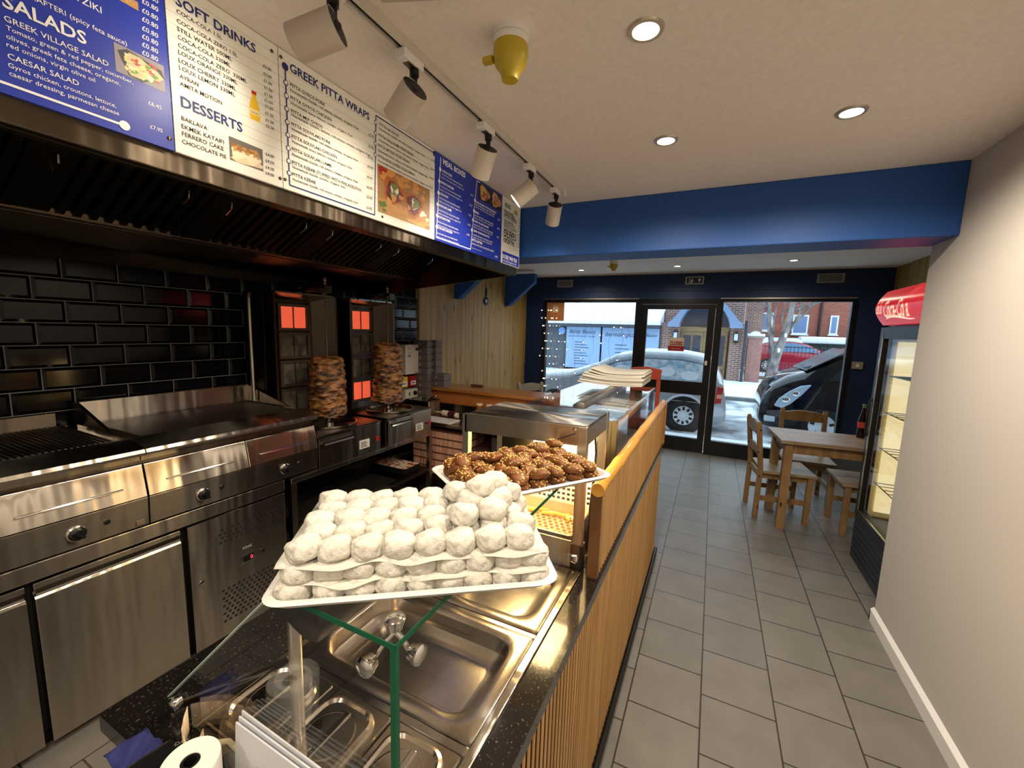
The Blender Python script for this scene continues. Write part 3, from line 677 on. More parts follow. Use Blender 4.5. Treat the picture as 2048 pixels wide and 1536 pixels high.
for y_, zz in ((.61, 2.094), (.893, 2.45), (.903, 2.094), (.92, 2.096), (.922, 2.45), (1.347, 2.088), (2.375, 2.088), (1.69, 2.45)):
    k = next(i for i, (a, e) in enumerate(SE) if a <= y_ < e)
    MB().lathe([(.005, 0), (.005, .002), (.002, .003)], (XBd, y_, zz), (1,0,0), 12).build('screw', M['steel_d'], boards[k])
# printed food pictures: flat panels, with the food drawn as flat shapes
rp = random.Random(3)
CM = {}
def flatmat(r, g, b_):
    k = (r, g, b_)
    if k not in CM: CM[k] = mat('print_%d_%d_%d' % k, srgb(r, g, b_), .45)
    return CM[k]
def picture(board, name, ya, yb, za, zb, bg, blobs):
    m = MB(); mats_ = [flatmat(*bg)]; x = XBd + .0007
    m.quad((x, ya, za), (x, yb, za), (x, yb, zb), (x, ya, zb))
    x += .0002
    for (cy, cz, ry, rz, col, n) in blobs:
        if flatmat(*col) not in mats_: mats_.append(flatmat(*col))
        m.mi = mats_.index(flatmat(*col))
        for _ in range(n):
            y_ = ya + (yb-ya)*(cy + (rp.uniform(-1, 1)*ry if n > 1 else 0)); z_ = za + (zb-za)*(cz + (rp.uniform(-1, 1)*rz if n > 1 else 0))
            a_ = (yb-ya)*(rp.uniform(.03, .07) if n > 1 else ry); b_ = (zb-za)*(rp.uniform(.03, .08) if n > 1 else rz)
            x += .000004; ph = rp.uniform(0, 3)
            pts = []
            for i in range(12):
                t_ = 2*PI*i/12; rr = 1 + .22*math.sin(3*t_+ph)
                yy = min(max(y_ + a_*rr*math.cos(t_), ya), yb); zz = min(max(z_ + b_*rr*math.sin(t_), za), zb)
                pts.append((x, yy, zz))
            m.quad(*pts)
    m.build(name, mats_, board)
picture(boards[0], 'food_picture', .515, .609, 2.198, 2.258, (146, 140, 150), [(.5, .5, .44, .46, (60, 58, 60), 1), (.52, .48, .38, .38, (206, 196, 150), 1), (.5, .5, .32, .3, (196, 70, 62), 16), (.5, .45, .3, .3, (214, 220, 150), 16), (.5, .45, .3, .3, (110, 150, 60), 10), (.5, .5, .3, .28, (236, 226, 206), 8)])
picture(boards[0], 'food_picture', .533, .567, 2.352, 2.37, (196, 150, 96), [(.5, .5, .4, .3, (226, 186, 130), 5)])
picture(boards[1], 'food_picture', .754, .850, 2.096, 2.158, (104, 98, 92), [(.5, .22, .5, .22, (226, 206, 166), 1), (.25, .4, .22, .26, (240, 226, 196), 1), (.68, .38, .24, .26, (240, 226, 196), 1), (.5, .62, .4, .14, (196, 146, 72), 40), (.5, .66, .4, .1, (150, 96, 40), 14)])
picture(boards[2], 'food_picture', 1.322, 1.66, 2.103, 2.285, (168, 124, 84), [(.5, .16, .5, .2, (186, 138, 84), 1), (.12, .86, .1, .14, (170, 40, 34), 1), (.5, .85, .4, .14, (216, 150, 84), 26), (.28, .55, .2, .28, (176, 100, 48), 1), (.66, .45, .2, .28, (180, 104, 50), 1), (.28, .55, .14, .2, (96, 50, 26), 1), (.66, .45, .14, .2, (100, 54, 28), 1),
   (.27, .55, .1, .16, (122, 58, 70), 14), (.66, .45, .1, .16, (122, 58, 70), 14), (.29, .58, .07, .13, (236, 230, 212), 1), (.68, .48, .07, .13, (236, 230, 212), 1), (.29, .58, .05, .1, (120, 130, 80), 5), (.68, .48, .05, .1, (120, 130, 80), 5), (.3, .3, .3, .2, (206, 150, 92), 8), (.85, .3, .1, .08, (236, 228, 204), 3), (.68, .09, .1, .07, (214, 170, 96), 3), (.9, .12, .07, .09, (206, 160, 96), 3), (.06, .12, .05, .1, (90, 110, 50), 5)])
picture(boards[3], 'food_picture', 2.105, 2.24, 2.372, 2.462, (42, 34, 36), [(.5, .5, .42, .42, (206, 170, 120), 1), (.5, .45, .3, .3, (150, 70, 40), 18), (.5, .45, .3, .3, (190, 130, 66), 14), (.35, .75, .2, .15, (224, 190, 90), 8), (.5, .4, .3, .3, (170, 50, 44), 8)])
picture(boards[3], 'food_picture', 2.245, 2.385, 2.370, 2.464, (42, 34, 36), [(.5, .5, .42, .42, (200, 160, 110), 1), (.5, .5, .3, .3, (170, 70, 50), 22), (.5, .45, .3, .3, (196, 120, 70), 12), (.5, .5, .3, .3, (226, 190, 150), 8)])
picture(boards[4], 'food_picture', 2.555, 2.635, 2.397, 2.44, (236, 230, 214), [(.5, .5, .36, .4, (206, 180, 90), 1), (.5, .5, .25, .25, (160, 130, 70), 8), (.5, .5, .1, .1, (60, 50, 40), 2)])
bo = MB(); yb_, zb_ = .832, 2.231; bm_ = [flatmat(236, 190, 40), flatmat(196, 40, 34), flatmat(240, 220, 150), flatmat(70, 70, 120)]
x = XBd+.0009
bo.quad(*[(x, yb_+p, zb_+q) for p, q in ((-.013, 0), (.013, 0), (.0155, .01), (.0155, .03), (.011, .05), (.006, .062), (.006, .07), (-.006, .07), (-.006, .062), (-.011, .05), (-.0155, .03), (-.0155, .01))])
bo.mi = 1; bo.quad(*[(x+.0001, yb_+p, zb_+q) for p, q in ((-.007, .07), (.007, .07), (.007, .079), (-.007, .079))])
bo.mi = 2; bo.quad(*[(x+.0001, yb_+p, zb_+q) for p, q in ((-.0145, .014), (.0145, .014), (.0145, .03), (-.0145, .03))])
bo.mi = 3; put_text(bo, 'Loux', (x+.0003, yb_, zb_+.018), (0,1,0), (0,0,1), width=.02, align='C')
bo.build('bottle_picture', bm_, boards[1])
# ---------------------------------------------------------------- cooking line
XN = -2.12
def cook_unit(name, lab, cat, ya, yb, knobs, buttons, handles, splits):
    u = thing(name, lab, cat, (-2.45, (ya+yb)/2, .785))
    MB().box((-2.79, ya, .785), (-2.17, yb, 1.05)).build('body', M['steel_d'], u)
    nose = MB().prism([(-2.79, 1.05), (-2.15, 1.05), (-2.15, 1.075), (-2.105, 1.08), (-2.098, 1.092), (-2.104, 1.106), (-2.13, 1.112), (-2.2, 1.128), (-2.24, 1.132), (-2.24, 1.10), (-2.79, 1.10)], 'y', ya+.001, yb-.001)
    nose.build('rounded_front_rail', M['steel_h'], u, smooth=True, angle=.9)
    ys = [ya] + splits + [yb]
    for p, q in zip(ys, ys[1:]):
        dpan = MB().prism([(-2.165, 1.035), (-2.135, 1.035), (-2.108, .90), (-2.165, .90)], 'y', p+.002, q-.002).build('drip_drawer', M['steel_h'], u, bevel=.002)
    for p, q in handles:
        MB().prism([(-2.125, .955), (-2.112, .957), (-2.108, .951), (-2.12, .947)], 'y', p, q).build('drawer_handle', M['chrome'], u, bevel=.0015)
    MB().prism([(-2.165, .897), (-2.108, .897), (-2.118, .775), (-2.165, .775)], 'y', ya+.001, yb-.001).build('control_panel', M['steel_h'], u, bevel=.002)
    for y_ in knobs:
        kn = MB().lathe([(.030, 0), (.030, .004), (.026, .007), (.026, .009)], (-2.113, y_, .832), (1, 0, -.08), 32).build('knob_collar', M['chrome'], u, smooth=True)
        k2 = MB().lathe([(.0215, .006), (.021, .02), (.019, .022), (.001, .023)], (-2.113, y_, .832), (1, 0, -.08), 28)
        k2.box((-2.093, y_-.005, .812), (-2.080, y_+.005, .852), Matrix.Translation((-2.09, y_, .832)) @ Matrix.Rotation(math.radians(40), 4, 'X') @ Matrix.Translation((2.09, -y_, -.832)))
        k2.build('knob', M['black'], kn, smooth=True)
    for y_ in buttons: MB().lathe([(.010, 0), (.010, .006), (.007, .009), (.001, .009)], (-2.114, y_, .842), (1,0,0), 18).build('ignition_button', M['black'], u, smooth=True)
    return u
g1 = cook_unit('chargrill', 'stainless chargrill with ribbed grate, left of the griddle', 'grill', -.12, .846, [.62, .05], [.709, .14], [(.475, .768), (-.06, .22)], [.30])
gr = MB()
for k in range(52): gr.box((-2.76, -.10+k*.0175, 1.112), (-2.25, -.091+k*.0175, 1.132))
gr.box((-2.255, -.10, 1.105), (-2.24, .82, 1.128)); gr.box((-2.77, -.10, 1.105), (-2.755, .82, 1.128))
gr.build('grate', M['steel_d'], g1)
MB().box((-2.795, -.11, 1.10), (-2.78, .79, 1.19)).build('splashback', M['steel_d'], g1)
MB().box((-2.118, .80, .785), (-2.112, .828, .802)).build('rating_plate', M['steel_d'], g1)
g2 = cook_unit('griddle', 'stainless flat-top griddle with black greasy plate', 'griddle', .848, 1.69, [1.055, 1.474], [1.14, 1.56], [(.919, 1.209), (1.337, 1.62)], [1.276])
M['griddle'] = mat('seasoned_griddle', srgb(20, 16, 12), .45, .0, noise=((5,5,5), srgb(44, 34, 24), .4, .7))
MB().box((-2.72, .90, 1.10), (-2.25, 1.66, 1.128)).build('hot_plate', M['griddle'], g2, bevel=.004)
sb = MB().box((-2.775, .85, 1.10), (-2.745, 1.69, 1.235)); sb.prism([(-2.745, 1.235), (-2.745, 1.13), (-2.42, 1.13)], 'y', .85, .865); sb.prism([(-2.745, 1.235), (-2.745, 1.13), (-2.34, 1.13), (-2.45, 1.16)], 'y', 1.675, 1.69)
sb.build('splashback', M['steel_h'], g2)
# bent guard tube between griddle and the first gyros burner
tag(MB().tube([(-2.65, 1.655, 1.14), (-2.65, 1.655, 1.70), (-2.65, 1.655, 1.79), (-2.655, 1.662, 1.82), (-2.665, 1.678, 1.83)], .014, 12).build('guard_tube', M['steel'], smooth=True), 'bent steel tube standing between griddle and first gyros burner', 'pipe')
# undercounter fridge
fz = thing('undercounter_fridge', 'stainless undercounter fridge with vented compressor panel below the grills', 'fridge', (-2.45, .7, 0))
MB().box((-2.79, -.12, .08), (-2.165, 1.475, .70)).build('cabinet', M['gap'], fz)
MB().box((-2.79, -.12, .70), (-2.125, 1.475, .765)).build('top_rail', M['steel_h'], fz, bevel=.003)
MB().box((-2.75, -.12, 0), (-2.2, 1.475, .08)).build('plinth', M['gap'], fz)
for p, q in ((.499, .958), (.02, .478)):
    dd = MB().prism([(-2.163, .045), (-2.125, .045), (-2.122, .05), (-2.122, .63), (-2.128, .64), (-2.14, .645), (-2.14, .655), (-2.125, .668), (-2.125, .69), (-2.163, .69)], 'y', p, q).build('door', M['steel'], fz, bevel=.002)
    MB().prism([(-2.139, .647), (-2.126, .642), (-2.122, .652), (-2.126, .667), (-2.139, .655)], 'y', p+.004, q-.004).build('grip', M['chrome'], dd)
cp = MB().box((-2.163, .985, .045), (-2.125, 1.472, .69)).build('compressor_panel', M['steel'], fz, bevel=.003)
def slots(z_lo, rows, ya, yb):
    s_ = MB()
    for r in range(rows):
        for k in range(int((yb-ya)/.026)):
            y_ = ya + k*.026 + (r % 2)*.013
            s_.prism([(y_, z_lo+r*.021), (y_+.013, z_lo+r*.021), (y_+.013, z_lo+r*.021+.011), (y_, z_lo+r*.021+.011)], 'x', -2.1252, -2.1244)
    s_.build('vent_slots', M['gap'], cp)
slots(.545, 4, 1.115, 1.44); slots(.12, 9, 1.115, 1.44)
MB().box((-2.126, 1.21, .385), (-2.122, 1.29, .43)).build('display_bezel', M['chrome'], cp)
MB().box((-2.122, 1.225, .392), (-2.1212, 1.278, .423)).build('display', M['black'], cp)
tm = MB(); put_text(tm, '0', (-2.1205, 1.262, .398), (0,1,0), (0,0,1), height=.019); tm.build('digits', mat('red_led', (1,.02,.03), emit=(1,.03,.05), estr=4), cp)
MB().cyl((-2.124, 1.325, .415), (-2.11, 1.325, .415), .009).build('thermostat_knob', M['black'], cp, smooth=True)
tm = MB(); put_text(tm, 'KING', (-2.1243, 1.228, .463), (0,1,0), (0,0,1), width=.045); tm.build('lettering', mat('king_ink', srgb(190, 180, 160), .4), cp)
MB().lathe([(.011, 0), (.011, .004), (.003, .005)], (-2.125, 1.028, .39), (1,0,0), 16).build('lock', M['chrome'], cp, smooth=True)
# stand below the gyros burners, open shelf
gs = thing('gyros_stand', 'open stainless stand with low shelf carrying both gyros burners', 'stand', (-2.45, 2.2, 0))
for x_ in (-2.145, -2.74):
    for y_ in (1.535, 2.835): MB().box((x_-.018, y_-.018, 0), (x_+.018, y_+.018, .722)).build('leg', M['steel'], gs)
MB().box((-2.76, 1.515, .722), (-2.125, 2.855, .752)).build('top', M['steel_h'], gs, bevel=.003)
MB().box((-2.76, 1.53, .405), (-2.135, 2.845, .43)).build('shelf', M['steel_d'], gs, bevel=.003)
# gyros burners
M['glow'] = mat('glowing_ceramic', srgb(180, 60, 40), .7, emit=(1.0, .13, .05), estr=.95, noise=((300, 300, 300), srgb(120, 30, 20), .4, .7))
nt = M['glow'].node_tree; wv = nt.nodes.new('ShaderNodeTexWave'); wv.bands_direction = 'Z'; wv.inputs['Scale'].default_value = 55; wv.inputs['Distortion'].default_value = 6; wv.inputs['Detail'].default_value = 2
tcn = nt.nodes.new('ShaderNodeTexCoord'); nt.links.new(tcn.outputs['Object'], wv.inputs['Vector'])
rr = nt.nodes.new('ShaderNodeValToRGB'); rr.color_ramp.elements[0].color = (.55, .05, .02, 1); rr.color_ramp.elements[1].color = (1.0, .16, .07, 1); nt.links.new(wv.outputs['Fac'], rr.inputs[0]); nt.links.new(rr.outputs[0], nt.nodes['Principled BSDF'].inputs['Emission Color'])
M['ceramic'] = mat('soot_ceramic', srgb(112, 100, 84), .8, noise=((14,14,14), srgb(60, 52, 42), .35, .7))
def gyros(ya, lab, lit, meat_z):
    u = thing('gyros_burner', lab, 'gyros grill', (-2.45, ya+.23, .752), group='gyros burners')
    yb = ya + .53
    MB().box((-2.75, ya, .754), (-2.14, yb, .955)).build('base_box', M['steel_d'], u, bevel=.003)
    MB().box((-2.755, ya-.005, .955), (-2.118, yb+.005, .968)).build('base_top', M['steel_d'], u, bevel=.003)
    fp = MB().box((-2.14, ya+.27, .756), (-2.122, yb, .954)).build('front_panel', M['steel_h'], u, bevel=.002)
    dt = MB().prism([(-2.14, .756), (-2.119, .756), (-2.119, .945), (-2.14, .945)], 'y', ya+.004, ya+.266).build('drip_drawer', M['steel_h'], u, bevel=.002)
    MB().prism([(-2.12, .928), (-2.088, .917), (-2.084, .908), (-2.09, .907), (-2.12, .915)], 'y', ya+.02, ya+.25).build('drawer_lip', M['chrome'], dt)
    bd = MB().box((-2.123, ya+.33, .80), (-2.119, ya+.42, .86)).build('maker_badge', mat('badge_white', srgb(200, 196, 186), .4), fp)
    tm = MB()
    for q in range(4): tm.box((-2.119, ya+.338, .81+q*.011), (-2.1186, ya+.40-(q % 2)*.012, .815+q*.011))
    tm.build('badge_print', M['ink'], bd)
    MB().box((-2.123, ya+.485, .825), (-2.116, ya+.51, .855)).build('rocker_switch', mat('switch_red', srgb(150, 30, 26), .4), fp)
    MB().cyl((-2.122, ya+.455, .845), (-2.114, ya+.455, .845), .006).build('pilot_button', M['black'], fp)
    # drip pan: round dish in the top
    MB().lathe([(.001, .002), (.16, .002), (.178, .018), (.186, .018), (.186, .012), (.17, 0)], (-2.325, ya+.25, .969), seg=40, cap=False).build('drip_pan', M['steel_h'], u, smooth=True)
    tw_ = MB(); tb, tt = .97, 1.845
    tw_.box((-2.79, ya, tb), (-2.60, ya+.46, tt))
    tw_.box((-2.60, ya, tb), (-2.585, ya+.085, tt)).box((-2.60, ya+.335, tb), (-2.585, ya+.46, tt)).box((-2.60, ya+.085, tt-.06), (-2.585, ya+.335, tt)).box((-2.60, ya+.085, tb), (-2.585, ya+.335, tb+.05))
    tw_.build('tower', M['steel_d'], u, bevel=.002)
    MB().hexa([(-2.60, ya+.06, tb+.02), (-2.59, ya+.075, tb+.02), (-2.475, ya+.01, tb+.02), (-2.475, ya-.005, tb+.02), (-2.60, ya+.06, tt), (-2.59, ya+.075, tt), (-2.475, ya+.01, tt), (-2.475, ya-.005, tt)]).build('side_wing', M['steel_d'], u)
    MB().hexa([(-2.59, ya+.345, tb+.02), (-2.60, ya+.36, tb+.02), (-2.46, ya+.465, tb+.02), (-2.46, ya+.45, tb+.02), (-2.59, ya+.345, tt-.01), (-2.60, ya+.36, tt-.01), (-2.46, ya+.465, tt-.01), (-2.46, ya+.45, tt-.01)]).build('side_wing', M['steel_d'], u)
    MB().hexa([(-2.59, ya+.06, tt-.05), (-2.59, ya+.35, tt-.05), (-2.475, ya+.45, tt-.01), (-2.475, ya+.0, tt-.01), (-2.59, ya+.06, tt-.04), (-2.59, ya+.35, tt-.04), (-2.475, ya+.45, tt), (-2.475, ya+.0, tt)]).build('canopy', M['steel'], u)
    for k in range(4):
        zb = tb + .055 + k*.19
        bf = MB(); y1_, y2_ = ya+.095, ya+.325
        bf.box((-2.596, y1_, zb), (-2.574, y1_+.02, zb+.178)).box((-2.596, y2_-.02, zb), (-2.574, y2_, zb+.178)).box((-2.596, y1_+.02, zb), (-2.574, y2_-.02, zb+.018)).box((-2.596, y1_+.02, zb+.16), (-2.574, y2_-.02, zb+.178))
        bf.box((-2.594, ya+.2075, zb+.018), (-2.580, ya+.2125, zb+.16))
        br_ = bf.build('burner_frame', mat('burnt_steel', srgb(92, 78, 64), .5, .8) if 'burnt' not in M else M['burnt'], u)
        MB().box((-2.597, y1_+.02, zb+.018), (-2.588, y2_-.02, zb+.16)).build('ceramic_plate', M['glow'] if k in lit else M['ceramic'], br_)
        if k in lit: lamp('AREA', 'burner_glow', (-2.565, ya+.21, zb+.09), .06, color=(1, .2, .06), size=.16, aim=(-1.5, ya+.21, zb+.09), parent=u)
    MB().box((-2.62, ya+.20, tt+.01), (-2.30, ya+.24, tt+.03)).box((-2.345, ya+.225, tt+.005), (-2.295, ya+.285, tt+.05)).box((-2.62, ya+.20, tt), (-2.58, ya+.24, tt+.03)).build('spit_arm', M['steel_d'], u)
    return u
gyros(1.70, 'left gyros burner, only its top ceramic glowing orange', (3,), 0)
gyros(2.30, 'right gyros burner, top and bottom ceramics glowing orange', (0, 3), 0)
from mathutils import noise as mn
M['meat'] = mat('roasted_meat', srgb(148, 100, 54), .45, noise=((17, 17, 42), srgb(50, 26, 12), .40, .60, 10), bump=((40, 40, 90), .8, .008), coat=.25)
def meat(y_, z0_, z1_, r, lab, seed, ragged):
    u = thing('gyros_cone', lab, 'gyros meat', (-2.325, y_, z0_), group='gyros meat cones')
    n, ns = 84, 64; rings_ = []
    for k in range(n+1):
        t_ = k/n; z_ = z0_ + (z1_-z0_)*t_
        rr = r*(1.0 - .06*t_)
        if t_ > .9: rr *= math.sqrt(max(1-((t_-.9)/.1)**2*.62, .1))
        if ragged and t_ < .1: rr *= 1.06 - .5*t_
        ring_ = []
        for i in range(ns):
            a_ = 2*PI*i/ns
            q = Vector((math.cos(a_)*2.1, math.sin(a_)*2.1, z_*34 + seed)); q2 = Vector((math.cos(a_)*5.5, math.sin(a_)*5.5, z_*72 + seed*2))
            d_ = mn.noise(q)*.016 + mn.noise(q2)*.009 + .0012*math.sin(z_*240 + 4*mn.noise(Vector((math.cos(a_), math.sin(a_), seed))))
            ring_.append((-2.325 + (rr+d_)*math.cos(a_), y_ + (rr+d_)*math.sin(a_), z_ + mn.noise(q*.7)*.006))
        rings_.append(ring_)
    MB().loft(rings_).build('meat', M['meat'], u, smooth=True, angle=0)
    MB().lathe([(r*1.03, z0_-.012), (r*1.05, z0_-.008), (r*1.05, z0_-.003), (.01, z0_-.001)], (-2.325, y_, 0), seg=36).build('base_plate', M['steel'], u, smooth=True)
    MB().cyl((-2.325, y_, z1_-.03), (-2.325, y_, 1.93), .006).build('spit_rod', M['steel_d'], u, smooth=True)
    MB().lathe([(.008, 1.90), (.012, 1.905), (.012, 1.915), (.008, 1.92), (.012, 1.93), (.009, 1.945), (.003, 1.955)], (-2.325, y_, 0), seg=14).build('spit_knob', mat('rod_copper', srgb(150, 106, 80), .4, .8), u, smooth=True)
    st_ = MB().cyl((-2.325, y_, z0_-.012), (-2.325, y_, .99), .011); st_.lathe([(.032, .972), (.03, 1.0), (.012, 1.002)], (-2.325, y_, 0), seg=24); st_.build('spit_foot', M['chrome'], u, smooth=True)
meat(1.955, 1.045, 1.43, .115, 'left gyros meat cone, shorter, fine brown layers', 3.1, False)
meat(2.535, 1.055, 1.515, .118, 'right gyros meat cone, taller, ragged chicken layers', 9.7, True)
# ---------------------------------------------------------------- control boxes on the tiled wall
cream = mat('cream_enamel', srgb(206, 200, 182), .4)
o = thing('control_box', 'tall cream control box with small dial on tiled wall', 'control box', (-2.75, 3.29, 1.17))
MB().box((-2.80, 3.195, 1.17), (-2.705, 3.395, 1.465)).build('housing', cream, o, bevel=.006)
MB().cyl((-2.706, 3.36, 1.42), (-2.69, 3.36, 1.42), .014).build('dial', mat('dial_brown', srgb(90, 50, 40), .4), o)
pt = MB()
put_text(pt, 'Fan', (-2.7045, 3.225, 1.42), (0,1,0), (0,0,1), width=.05); pt.box((-2.705, 3.23, 1.345), (-2.7043, 3.245, 1.36)).box((-2.705, 3.25, 1.345), (-2.7043, 3.268, 1.362))
for q in range(3): pt.box((-2.705, 3.225, 1.39-q*.012), (-2.7045, 3.27, 1.393-q*.012))
pt.box((-2.705, 3.34, 1.178), (-2.7043, 3.375, 1.185)); pt.build('printing', M['ink'], o)
o = thing('switch_box', 'small cream fan speed switch box with black knob below notices', 'switch', (-2.75, 3.29, .93))
MB().box((-2.80, 3.195, .928), (-2.705, 3.38, 1.02)).build('housing', cream, o, bevel=.005)
MB().lathe([(.024, 0), (.02, .016), (.008, .018)], (-2.705, 3.335, .975), (1,0,0), 20).build('knob', M['black'], o, smooth=True)
MB().box((-2.706, 3.245, .957), (-2.702, 3.258, .992)).build('rocker', M['black'], o)
for y0_, y1_, c_, lab in ((3.145, 3.245, srgb(224, 190, 40), 'yellow warning notice card on the tiled wall'), (3.275, 3.38, srgb(170, 30, 34), 'red warning notice card on the tiled wall')):
    o = thing('notice_card', lab, 'notice', (-2.79, y0_+.05, 1.05), group='notices on the tiled wall')
    MB().box((-2.802, y0_, 1.043), (-2.72, y1_, 1.148)).build('card', mat('card', c_, .45), o, bevel=.003)
    MB().box((-2.72, y0_+.018, 1.06), (-2.719, y1_-.012, 1.10)).build('text_field', M['ink_white'], o)
    MB().box((-2.719, y0_+.03, 1.075), (-2.7185, y1_-.03, 1.085)).build('text_line', M['ink'], o)
# ---------------------------------------------------------------- serving counter
ct = thing('serving_counter', 'serving counter with bamboo slat front and black granite top', 'counter', (-.65, 1.7, 0))
MB().box((-1.0, .33, .0), (-.30, 1.24, .79)).box((-1.0, 1.24, 0), (-.30, 3.10, .83)).build('carcass', mat('counter_carcass', srgb(74, 60, 46), .6), ct)
M['slat_shade'] = mat('slat_side_shade', srgb(70, 42, 20), .8)  # shade between slats painted in: darker colour on their side faces
def grooves(mb):  # gives the slat side faces the painted shade colour
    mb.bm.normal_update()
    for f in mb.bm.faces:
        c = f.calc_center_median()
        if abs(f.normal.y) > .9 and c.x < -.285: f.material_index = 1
sl = MB(); p_ = .0265
for k in range(int((3.10-.33)/p_)):
    y_ = .33 + k*p_
    sl.prism([(-.30, y_), (-.2765, y_+.0006), (-.2740, y_+.0025), (-.2722, y_+.0062), (-.2740, y_+.0099), (-.2765, y_+.0122), (-.30, y_+.0125)], 'z', .045, .829)
grooves(sl); sl.build('lower_slats', [M['slat'], M['slat_shade']], ct)
MB().box((-.302, .33, .02), (-.2865, 3.10, .829)).build('slat_backing', mat('slat_backing', srgb(24, 14, 7), .9), ct)
sl = MB()
for k in range(int((3.06-1.245)/p_)):
    y_ = 1.245 + k*p_
    sl.prism([(-.30, y_), (-.2765, y_+.0006), (-.2740, y_+.0025), (-.2722, y_+.0062), (-.2740, y_+.0099), (-.2765, y_+.0122), (-.30, y_+.0125)], 'z', .868, 1.15)
grooves(sl); sl.build('upper_slats', [M['slat'], M['slat_shade']], ct)
MB().box((-.305, 1.235, .866), (-.2865, 3.06, 1.15)).box((-.305, 1.228, .866), (-.272, 1.244, 1.15)).build('upper_backing', mat('upper_board', srgb(96, 62, 30), .6), ct)
bp_ = MB(); 
ys = [1.225 + k*.31 for k in range(7)]
for a_, e_ in zip(ys, ys[1:]): bp_.lathe([(.0215, 0), (.0225, .01), (.0205, .05), (.0205, .26), (.0225, .30), (.0215, .309)], (-.285, a_, 1.163), (0,1,0), 20)
bp_.build('bamboo_rail', M['bamboo'], ct, smooth=True)
MB().box((-1.033, .305, .832), (-.851, 1.237, .868)).box((-.326, .305, .832), (-.262, 1.237, .868)).box((-.851, .305, .832), (-.326, .374, .868)).box((-1.033, 1.237, .832), (-.262, 3.12, .868)).build('granite_top', M['granite'], ct)
MB().box((-1.012, .33, .02), (-1.001, 2.94, .825)).build('added_steel_back', M['steel_d'], ct)  # unseen sheet added as a brighter reflection for the steel fronts opposite
MB().box((-.285, .31, 0), (-.255, 3.12, .05)).cyl((-.262, .31, .05), (-.262, 3.12, .05), .012).build('kick_rail', M['black'], ct)
MB().box((-.30, 3.07, .868), (-.262, 3.12, 1.15)).build('end_post', M['oak'], ct)
# ---------------------------------------------------------------- steel well with gastronorm pans
wl = thing('bain_marie_well', 'steel framed bain-marie well let into the granite top', 'food well', (-.585, .8, .868))
wf = MB(); zt = .8735
wf.box((-.85, .375, .866), (-.834, 1.235, zt)).box((-.346, .375, .866), (-.327, 1.235, zt)).box((-.834, .565, .866), (-.346, .583, zt)).box((-.834, .893, .866), (-.346, .908, zt)).box((-.834, 1.222, .866), (-.346, 1.236, zt)).box((-.834, .375, .866), (-.346, .386, zt))
wf.build('frame', M['steel_h'], wl, bevel=.002)
def rrect(x0, x1, y0, y1, r, n=6):
    out = []
    for cx, cy, a0 in ((x1-r, y1-r, 0), (x0+r, y1-r, PI/2), (x0+r, y0+r, PI), (x1-r, y0+r, 1.5*PI)):
        for i in range(n+1):
            a_ = a0 + (PI/2)*i/n; out.append((cx+r*math.cos(a_), cy+r*math.sin(a_)))
    return out
def dish(mb, x0, x1, y0, y1, prof, n=6):
    """prof: (inset, z, corner radius)"""
    rg = [[(x, y, z) for x, y in rrect(x0+i, x1-i, y0+i, y1-i, max(r, .001), n)] for i, z, r in prof]
    mb.loft(rg, cap=False)
    mb.quad(*rg[-1]); return mb
M['pan'] = mat('gn_pan_steel', srgb(206, 198, 186), .2, 1.0, noise=((7,7,7), srgb(176, 164, 148), .35, .7), bump=((40,40,40), .05, .002))
for y0_, y1_, dep, lab in ((.584, .892, .05, 'large empty gastronorm pan nearest the glass corner'), (.909, 1.221, .035, 'large shallow gastronorm pan by the heated chip display')):
    o = dish(MB(), -.833, -.347, y0_, y1_, [(-.001, .8752, .012), (.004, .8775, .012), (.03, .8775, .06), (.036, .874, .058), (.04, .874-dep*.8, .055), (.06, .874-dep, .045), (.08, .873-dep, .03)]).build('gastronorm_pan', M['pan'], smooth=True, angle=.7)
    tag(o, lab, 'food pan', 'large gastronorm pans')
lidlab = ['lidded small gastronorm pan behind the glass post', 'lidded small gastronorm pan in the middle of three', 'lidded small gastronorm pan by the customer side glass']
for k, lab in enumerate(lidlab):
    x0 = -.832 + k*.1625; x1 = x0 + .158; y0_, y1_ = .388, .562
    u = thing('lidded_pan', lab, 'food pan', ((x0+x1)/2, .475, .873), group='small lidded pans')
    dish(MB(), x0, x1, y0_, y1_, [(0, .874, .008), (.002, .8775, .008), (.014, .8775, .035), (.016, .886, .034), (.022, .8885, .03), (.026, .883, .03), (.034, .883, .028)]).build('lid', M['pan'], u, smooth=True, angle=.7)
    cx, cy = (x0+x1)/2, .475
    MB().lathe([(.05, .8832), (.046, .8835), (.043, .876), (.03, .868), (.001, .866)], (cx, cy, 0), seg=36, cap=False).build('finger_recess', M['pan'], u, smooth=True)
    MB().box((cx-.006, cy-.05, .8795), (cx+.006, cy+.05, .886)).build('lid_grip', M['chrome'], u, bevel=.002)
st_ = MB().box((-.013, -.105, 0), (.013, .105, .006)).build('steel_strip', M['steel'], bevel=.001, local=True); st_.location = (-.872, .468, .868); st_.rotation_euler = (0, 0, math.radians(-26))
tag(st_, 'loose flat steel strip lying on the granite beside the lidded pans', 'strip')
